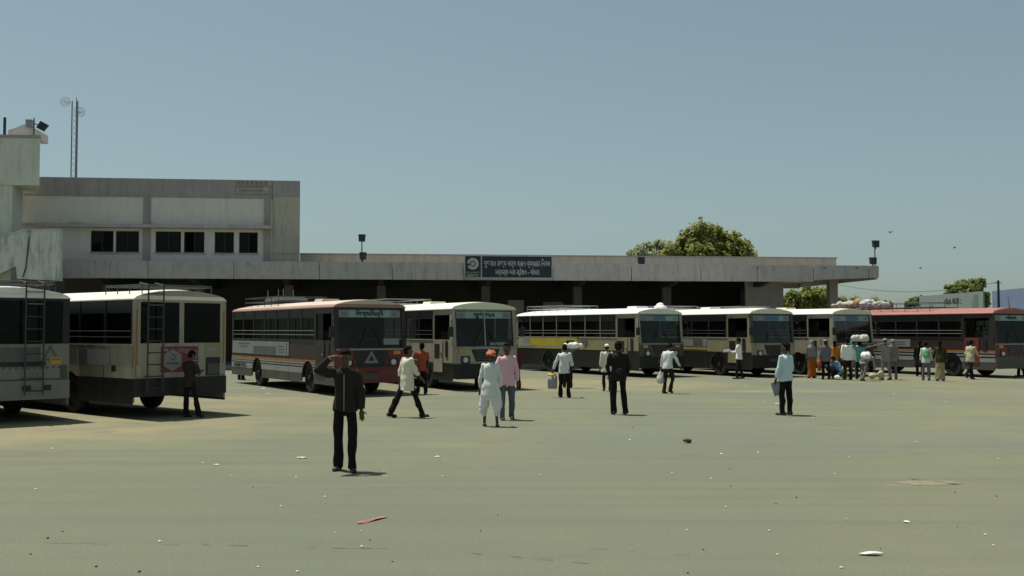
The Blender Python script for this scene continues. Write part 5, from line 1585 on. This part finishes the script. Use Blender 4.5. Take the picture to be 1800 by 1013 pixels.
# ---- the crowd by the last buses
person('woman in a grey veil and rust orange skirt at the left end of the crowd', 1427, 665, 1.62, 190, 'shirt', C_GREY, C_RUST, hair='veil', hc=C_MIDGREY, bottom='skirt')
def redbag(K):
    p = wpos(K, K['A'][0][2] + K['A'][0][3] * .05)
    o = tag(link('cloth_bag', fuse(MB().ball((0, 0, -.1), (.10, .15, .24), 12, 8).ball((0, .02, -.25), (.1, .14, .12), 12, 8), .016, C_ORANGE, 'cloth_bag', 2, .008, 5)), 'red orange cloth bag held beside the veiled woman', 'bag')
    o.location = p + Vector((0, 0, -.12))
person('person in a dark grey shirt and flat cap next to the veiled woman', 1452, 667, 1.68, 185, 'shirt', C_GREY, C_BLACK, hair='peaked', hc=C_KHAKI, extra=redbag, arms=[((.0, .25, -1), (.1, .15, -1)), ((.1, -.2, -1), (.3, 0, -1))])
person('woman in a bright orange shawl in the crowd', 1468, 664, 1.60, 150, 'kurta', C_SARI, C_MAROON, bottom='skirt', hair='long', arms=[((.1, .2, -1), (.8, 0, -.2)), ((.1, -.2, -1), (.6, .1, -.5))])
person('person in blue squatting on the ground in the crowd', 1478, 667, 1.55, 230, 'shirt', C_BLUE, C_CHAR, lean=.45, nod=.2, legs=[((1, .25, .25), (-.45, 0, -1)), ((1, -.25, .25), (-.45, 0, -1))], arms=[((.8, .1, -.6), (.8, -.2, .0)), ((.8, -.1, -.6), (.8, .2, 0))])
person('man in a bright white shirt with his back turned in the crowd', 1490, 668, 1.74, 190, 'shirt', C_WHITE, C_CHAR, hem=-.1, build=1.05)
person('man in a greyish white shirt right behind the bright white one', 1501, 664, 1.68, 200, 'shirt', C_GREYW, C_MIDGREY)
def sack(K):
    p = wpos(K, K['hc'] + K['hu'] * .16)
    o = tag(link('sack', fuse(MB().capsule((-.26, 0, .05), (.26, 0, .06), .14, .15, 14).ball((0, 0, .02), (.40, .18, .12), 14, 8), .016, cloth('sack_white', (0.55, 0.54, 0.47)), 'sack', 3, .012, 8)), 'white sack balanced on the head of the person in teal', 'sack')
    o.location = p
person('person in a teal shirt with a sack on the head', 1512, 667, 1.62, 175, 'shirt', C_TEAL, C_CHAR, extra=sack, arms=[((.1, .6, .6), (.1, -.2, 1)), ((.1, -.2, -1), (.3, 0, -1))], legs=STEP)
def bundle2(K):
    p = wpos(K, K['tor'](.20) + Vector((-.05, 0, .16)))
    o = tag(link('bundle', fuse(MB().ball((0, 0, 0), (.2, .22, .16), 14, 10).ball((.1, .05, .03), (.14, .14, .14), 12, 8), .015, C_WHITE, 'bundle', 2, .01, 4)), 'round white bundle on the back of the stooping person', 'bundle')
    o.location = p
person('person stooping under a round white bundle in front of the crowd', 1519, 670, 1.58, 130, 'shirt', C_KHAKI, C_GREY, lean=1.25, extra=bundle2, legs=[((.3, .1, -1), (-.30, 0, -1)), ((-.25, -.1, -1), (-.6, 0, -1))], arms=[((.2, .1, -1), (.2, -.05, -1)), ((.2, -.1, -1), (.2, .05, -1))])
def plank(K):
    p = wpos(K, K['nb'] + Vector((0, .17, .06)))
    o = tag(MB().box((-.5, -.05, -.015), (.7, .05, .02)).box((.2, -.055, .021), (.26, .055, .03)).build('plank', mat('plank_wood', (0.30, 0.25, 0.17), .85, .2, 8)), 'wooden plank on the shoulder of the man in khaki', 'plank')
    o.location = p; o.rotation_euler = (0, .25, math.pi * .95)
person('man in khaki with a cap and a plank on his shoulder', 1557, 668, 1.72, 200, 'shirt', C_KHAKI, C_MIDGREY, 'half', hair='peaked', hc=C_KHAKI, extra=plank, legs=STEP, arms=[((.3, .4, -.3), (.1, 0, 1)), ((.1, -.2, -1), (.3, 0, -1))])
person('person in a drab scarf close behind the man in khaki', 1570, 667, 1.66, 170, 'shirt', C_MIDGREY, C_GREY, hair='veil', hc=cloth('drab', (0.20, 0.18, 0.14)))
person('woman in black with long hair beside the green backpack', 1617, 662, 1.62, 160, 'kurta', C_BLACK, C_BLACK, hair='long', legs=STEP)
def greenpack(K):
    s = K['s']; c = wpos(K, K['tor'](.28) - K['fw'] * .17 * s)
    o = empty('rucksack', c, K['rz'], 'bright green rucksack worn by a youth by the red bus', 'bag')
    link('bag_body', fuse(MB().ball((0, 0, 0), (.09, .15, .2), 14, 10).ball((-.05, 0, -.06), (.06, .11, .1), 12, 8), .013, C_GREEN, 'bag_body', 2, .003, 3), o)
    MB().path([(.06, -.09, .17), (.15, -.11, .22), (.26, -.11, .12)], .016, 6).path([(.06, .09, .17), (.15, .11, .22), (.26, .11, .12)], .016, 6).build('strap', C_WHITE, o)
person('youth in a pale shirt wearing a green rucksack', 1628, 669, 1.60, 165, 'shirt', C_GREYW, C_GREY, extra=greenpack, legs=STEP)
person('woman in a dark top and golden skirt near the front wheel of the red bus', 1653, 670, 1.66, 150, 'shirt', cloth('dark_olive', (0.05, 0.045, 0.02)), C_GOLD, bottom='skirt', hair='long', hem=-.12, arms=[((.1, .3, -1), (.6, .1, -.5)), ((.1, -.3, -1), (.4, 0, -.8))])
person('man in a pale yellow shirt hurrying right past the red bus', 1706, 667, 1.70, 120, 'shirt', C_YELW, C_BLACK, lean=.12, legs=[((.48, .05, -1), (.15, 0, -1)), ((-.35, -.05, -1), (-.95, 0, -.8))], arms=[((-.2, .2, -1), (.2, 0, -1)), ((.4, -.2, -1), (.8, 0, -.5))])
person('person in a blue shirt cut off by the right edge', 1794, 662, 1.66, 240, 'shirt', cloth('sky_blue', (0.20, 0.36, 0.55)), C_BLACK, 'half', legs=STEP)
person('passer-by in dark clothes standing behind the maroon bus', 424, 668, 1.60, 150, 'shirt', C_DKBROWN, C_BLACK)
bpy.data.objects.remove(_tmp)

# ---- sacks and bundles on the red bus roof
bus8 = [o for o in bpy.data.objects if o.get('label', '').startswith('red bus with luggage')][0]
M8 = Matrix.Translation(bus8.location) @ Matrix.Rotation(bus8.rotation_euler.z, 4, 'Z')
_tmp = bpy.data.objects.new('remesh_tmp', bpy.data.meshes['remesh_tmp']); COL.objects.link(_tmp)
_rm = _tmp.modifiers.new('r', 'REMESH'); _rm.mode = 'VOXEL'; _sm = _tmp.modifiers.new('s', 'SMOOTH'); _sm.factor = .5
for i, (x, y, r, m, nm, lab) in enumerate(((-4.85, -.2, (.30, .45, .17), cloth('sack_white', (0, 0, 0)), 'sack', 'rearmost white sack on the red bus roof'), (-4.25, .15, (.33, .45, .20), cloth('sack_dull', (0.42, 0.41, 0.38)), 'sack', 'second white sack from the back on the red bus roof'),
        (-3.6, 0, (.34, .42, .24), cloth('sack_brown', (0.36, 0.24, 0.13)), 'sack', 'brown sack in the middle of the roof luggage'), (-2.95, -.1, (.32, .42, .21), cloth('sack_grey', (0.45, 0.46, 0.48)), 'sack', 'grey white sack ahead of the brown one'),
        (-2.3, .1, (.34, .42, .16), cloth('sack_dull', (0.42, 0.41, 0.38)), 'sack', 'frontmost white sack on the red bus roof'))):
    mb = MB().ball((0, 0, r[2]), r, 16, 10).ball((r[0] * .3, .1, r[2] * 1.3), (r[0] * .6, r[1] * .7, r[2] * .7), 14, 8).ball((-r[0] * .5, -.1, r[2] * .9), (r[0] * .6, r[1] * .8, r[2] * .8), 14, 8)
    o = tag(link(nm, fuse(mb, .03, m, nm, 3, .03, i, .6)), lab, 'sack')
    o.matrix_world = M8 @ Matrix.Translation((x, y, ZG + .38)) @ Matrix.Rotation(i * .7, 4, 'Z')
bus3 = [o for o in bpy.data.objects if o.get('label', '').startswith('maroon and red bus')][0]
M3 = Matrix.Translation(bus3.location) @ Matrix.Rotation(bus3.rotation_euler.z, 4, 'Z')
mb = MB().box((-.9, -.55, .0), (1.0, .5, .05)).box((-.85, -.5, .051), (.9, .45, .09))
for i in range(5): mb.tube((-.8 + .4 * i, -.5, .1), (-.8 + .4 * i, .45, .1), .02, .02, 6)
for x, y in ((-.8, -.45), (-.3, .4), (.4, -.45), (.8, -.4)): mb.tube((x, y, .0), (x, y, .42), .015, .015, 6)
o = tag(mb.build('folded_cot', M_GALV), 'folded metal cot frame lying on the maroon bus roof', 'cot')
o.matrix_world = M3 @ Matrix.Translation((-2.6, 0, ZG + .40))
bus5 = [o for o in bpy.data.objects if o.get('label', '').startswith('white roofed bus')][0]
M5 = Matrix.Translation(bus5.location) @ Matrix.Rotation(bus5.rotation_euler.z, 4, 'Z')
o = tag(link('bundle', fuse(MB().ball((0, 0, .1), (.3, .3, .12), 14, 8).ball((0, 0, .2), (.16, .16, .12), 12, 8), .02, C_WHITE, 'bundle', 2, .01, 2)), 'small white bundle on the roof of the yellow sided bus', 'bundle')
o.matrix_world = M5 @ Matrix.Translation((4.35, .7, ZG + .20))
bpy.data.objects.remove(_tmp)

# ================================================================== LITTER
M_PAPER = mat('paper_white', (0.70, 0.70, 0.64), .9, .1, 10); M_PAPERY = mat('paper_cream', (0.62, 0.55, 0.38), .9, .1, 10); M_STONE = mat('stone_dark', (0.06, 0.055, 0.045), .9, .3, 9)
rnd = random.Random(11)
def scrap(px, py, w, m, label, group=None, name='paper_scrap', ratio=.6):
    p = ground_at(px, py)
    n = 9; mb = MB(); vs = []
    for k in range(n):
        t = 2 * math.pi * k / n; r = rnd.uniform(.65, 1.1)
        vs.append((w * .5 * r * math.cos(t), w * .5 * ratio * r * math.sin(t), .006 + rnd.uniform(0, .35) * w * .25))
    vs2 = [(x, y, z + .002) for x, y, z in vs]
    mb.add(vs + vs2 + [(0, 0, .012 + w * .08), (0, 0, .015 + w * .08)], [(k, (k + 1) % n, 2 * n) for k in range(n)] + [(n + (k + 1) % n, n + k, 2 * n + 1) for k in range(n)] + [(k, n + k, n + (k + 1) % n, (k + 1) % n) for k in range(n)])
    o = mb.build(name, m, fix=False)
    o.location = p; o.rotation_euler = (0, 0, rnd.uniform(0, 6.3) if ratio > .5 else rnd.uniform(-.3, .3))
    return tag(o, label, 'litter' if name != 'pebble' else 'pebble', group)
def pebble(px, py, w, m, label, group):
    p = ground_at(px, py); mb = MB().ball((0, 0, w * .22), (w * .5, w * .4, w * .28), 8, 6)
    mb.v = [(x * (1 + rnd.uniform(-.15, .15)), y * (1 + rnd.uniform(-.15, .15)), z) for x, y, z in mb.v]
    o = mb.build('pebble', m, None, True); o.location = p
    return tag(o, label, 'pebble', group)
scrap(530, 806, .20, M_PAPERY, 'cream paper scrap left of the nearest man\'s feet', ratio=.45)
scrap(769, 804, .14, M_PAPER, 'white paper strip right of the nearest man', ratio=.4)
scrap(380, 818, .10, M_PAPER, 'white paper scrap on the yard below the leaning man', ratio=.6)
scrap(356, 815, .06, M_PAPER, 'tiny white scrap beside the scrap below the leaning man')
scrap(462, 684, .22, M_PAPER, 'white paper by the rear wheel of the maroon bus', ratio=.5)
scrap(472, 693, .20, M_PAPERY, 'second paper scrap by the rear wheel of the maroon bus', ratio=.4)
scrap(1368, 711, .32, M_PAPERY, 'long pale paper strip behind the man in light blue', ratio=.3)
scrap(1527, 976, .27, mat('bottle_white', (0.66, 0.74, 0.76), .3, .05, 5), 'crushed white plastic wrapper at the lower right', ratio=.4)
scrap(1594, 919, .11, M_PAPER, 'white scrap right of centre above the crushed wrapper')
o_ = scrap(652, 916, .55, mat('red_rag', (0.36, 0.15, 0.13), .9, .3, 8), 'faded red rag lying in the foreground', name='rag', ratio=.16); o_.rotation_euler = (0, 0, rad(58)); o_.scale = (1, 1, .35)
o = link('stone', MB().ball((0, 0, .05), (.085, .06, .035), 12, 8).ball((.035, .01, .03), (.05, .045, .028), 10, 6).mesh('stone', mat('stone_brown', (0.11, 0.055, 0.028), .85, .4, 7), True))
o.location = ground_at(1208, 779); tag(o, 'reddish brown stone lying alone in the middle of the yard', 'stone')
spots = [(1106, 774), (1268, 799), (1334, 796), (1493, 804), (1612, 778), (1755, 807), (1666, 691), (1664, 707), (1345, 707), (1430, 735), (1572, 693), (1250, 842), (1182, 770 + 62), (1467, 834), (949, 836), (1208, 933), (1350, 934), (1277, 892), (1367, 976), (1480, 999), (1490, 914), (1732, 941), (1745, 960), (90, 789), (64, 861), (407, 837), (520, 840), (571, 874), (676, 828), (677, 839), (778, 838), (635, 935), (590, 938), (524, 1006), (455, 998), (637, 962), (495, 891), (279, 953), (1705, 672), (1595, 668), (1020, 673), (948, 658), (1313, 678)]
for (x, y) in spots:
    scrap(x + rnd.uniform(-2, 2), y, rnd.uniform(.04, .075) * (1 if y < 800 else .5) + .008, M_PAPER if rnd.random() < .7 else M_PAPERY, 'tiny pale scrap of paper scattered on the yard', 'tiny paper scraps', ratio=.7)
for (x, y) in [(110, 935), (84, 947), (650, 950), (445, 858), (245, 1006), (169, 997), (1752, 873), (1364, 886), (1400, 875), (1285, 855), (1282, 825), (1236, 967), (1548, 965), (1683, 927), (1679, 866), (1355, 782), (1112, 752), (1209, 1008), (54, 975), (690, 988), (845, 934), (875, 906)]:
    pebble(x, y, rnd.uniform(.016, .032), M_STONE, 'small dark pebble scattered on the yard', 'dark pebbles')

_tmp = bpy.data.objects.new('remesh_tmp', bpy.data.meshes['remesh_tmp']); COL.objects.link(_tmp)
_rm = _tmp.modifiers.new('r', 'REMESH'); _rm.mode = 'VOXEL'; _sm = _tmp.modifiers.new('s', 'SMOOTH'); _sm.factor = .5
for (x, y, r, m, nm, lab) in ((1484, 667, (.13, .20, .30), cloth('bag_lime', (0.36, 0.34, 0.06)), 'cloth_bag', 'yellow green bag on the ground beside the man in bright white'),
                              (1472, 668, (.11, .12, .09), C_WHITE, 'bundle', 'low white bundle on the ground by the squatting person'),
                              (1534, 666, (.17, .16, .12), C_YELW, 'sack', 'pale sack on the ground between the stooping person and the man in khaki'),
                              (1548, 668, (.13, .15, .2), C_YELW, 'cloth_bag', 'pale yellow bag at the feet of the man in khaki')):
    o = tag(link(nm, fuse(MB().ball((0, 0, r[2]), r, 14, 10).ball((r[0] * .3, .05, r[2] * 1.4), (r[0] * .6, r[1] * .6, r[2] * .6), 12, 8), .015, m, nm, 2, .01, x)), lab, nm.split('_')[-1], None)
    o.location = ground_at(x, y)
bpy.data.objects.remove(_tmp)
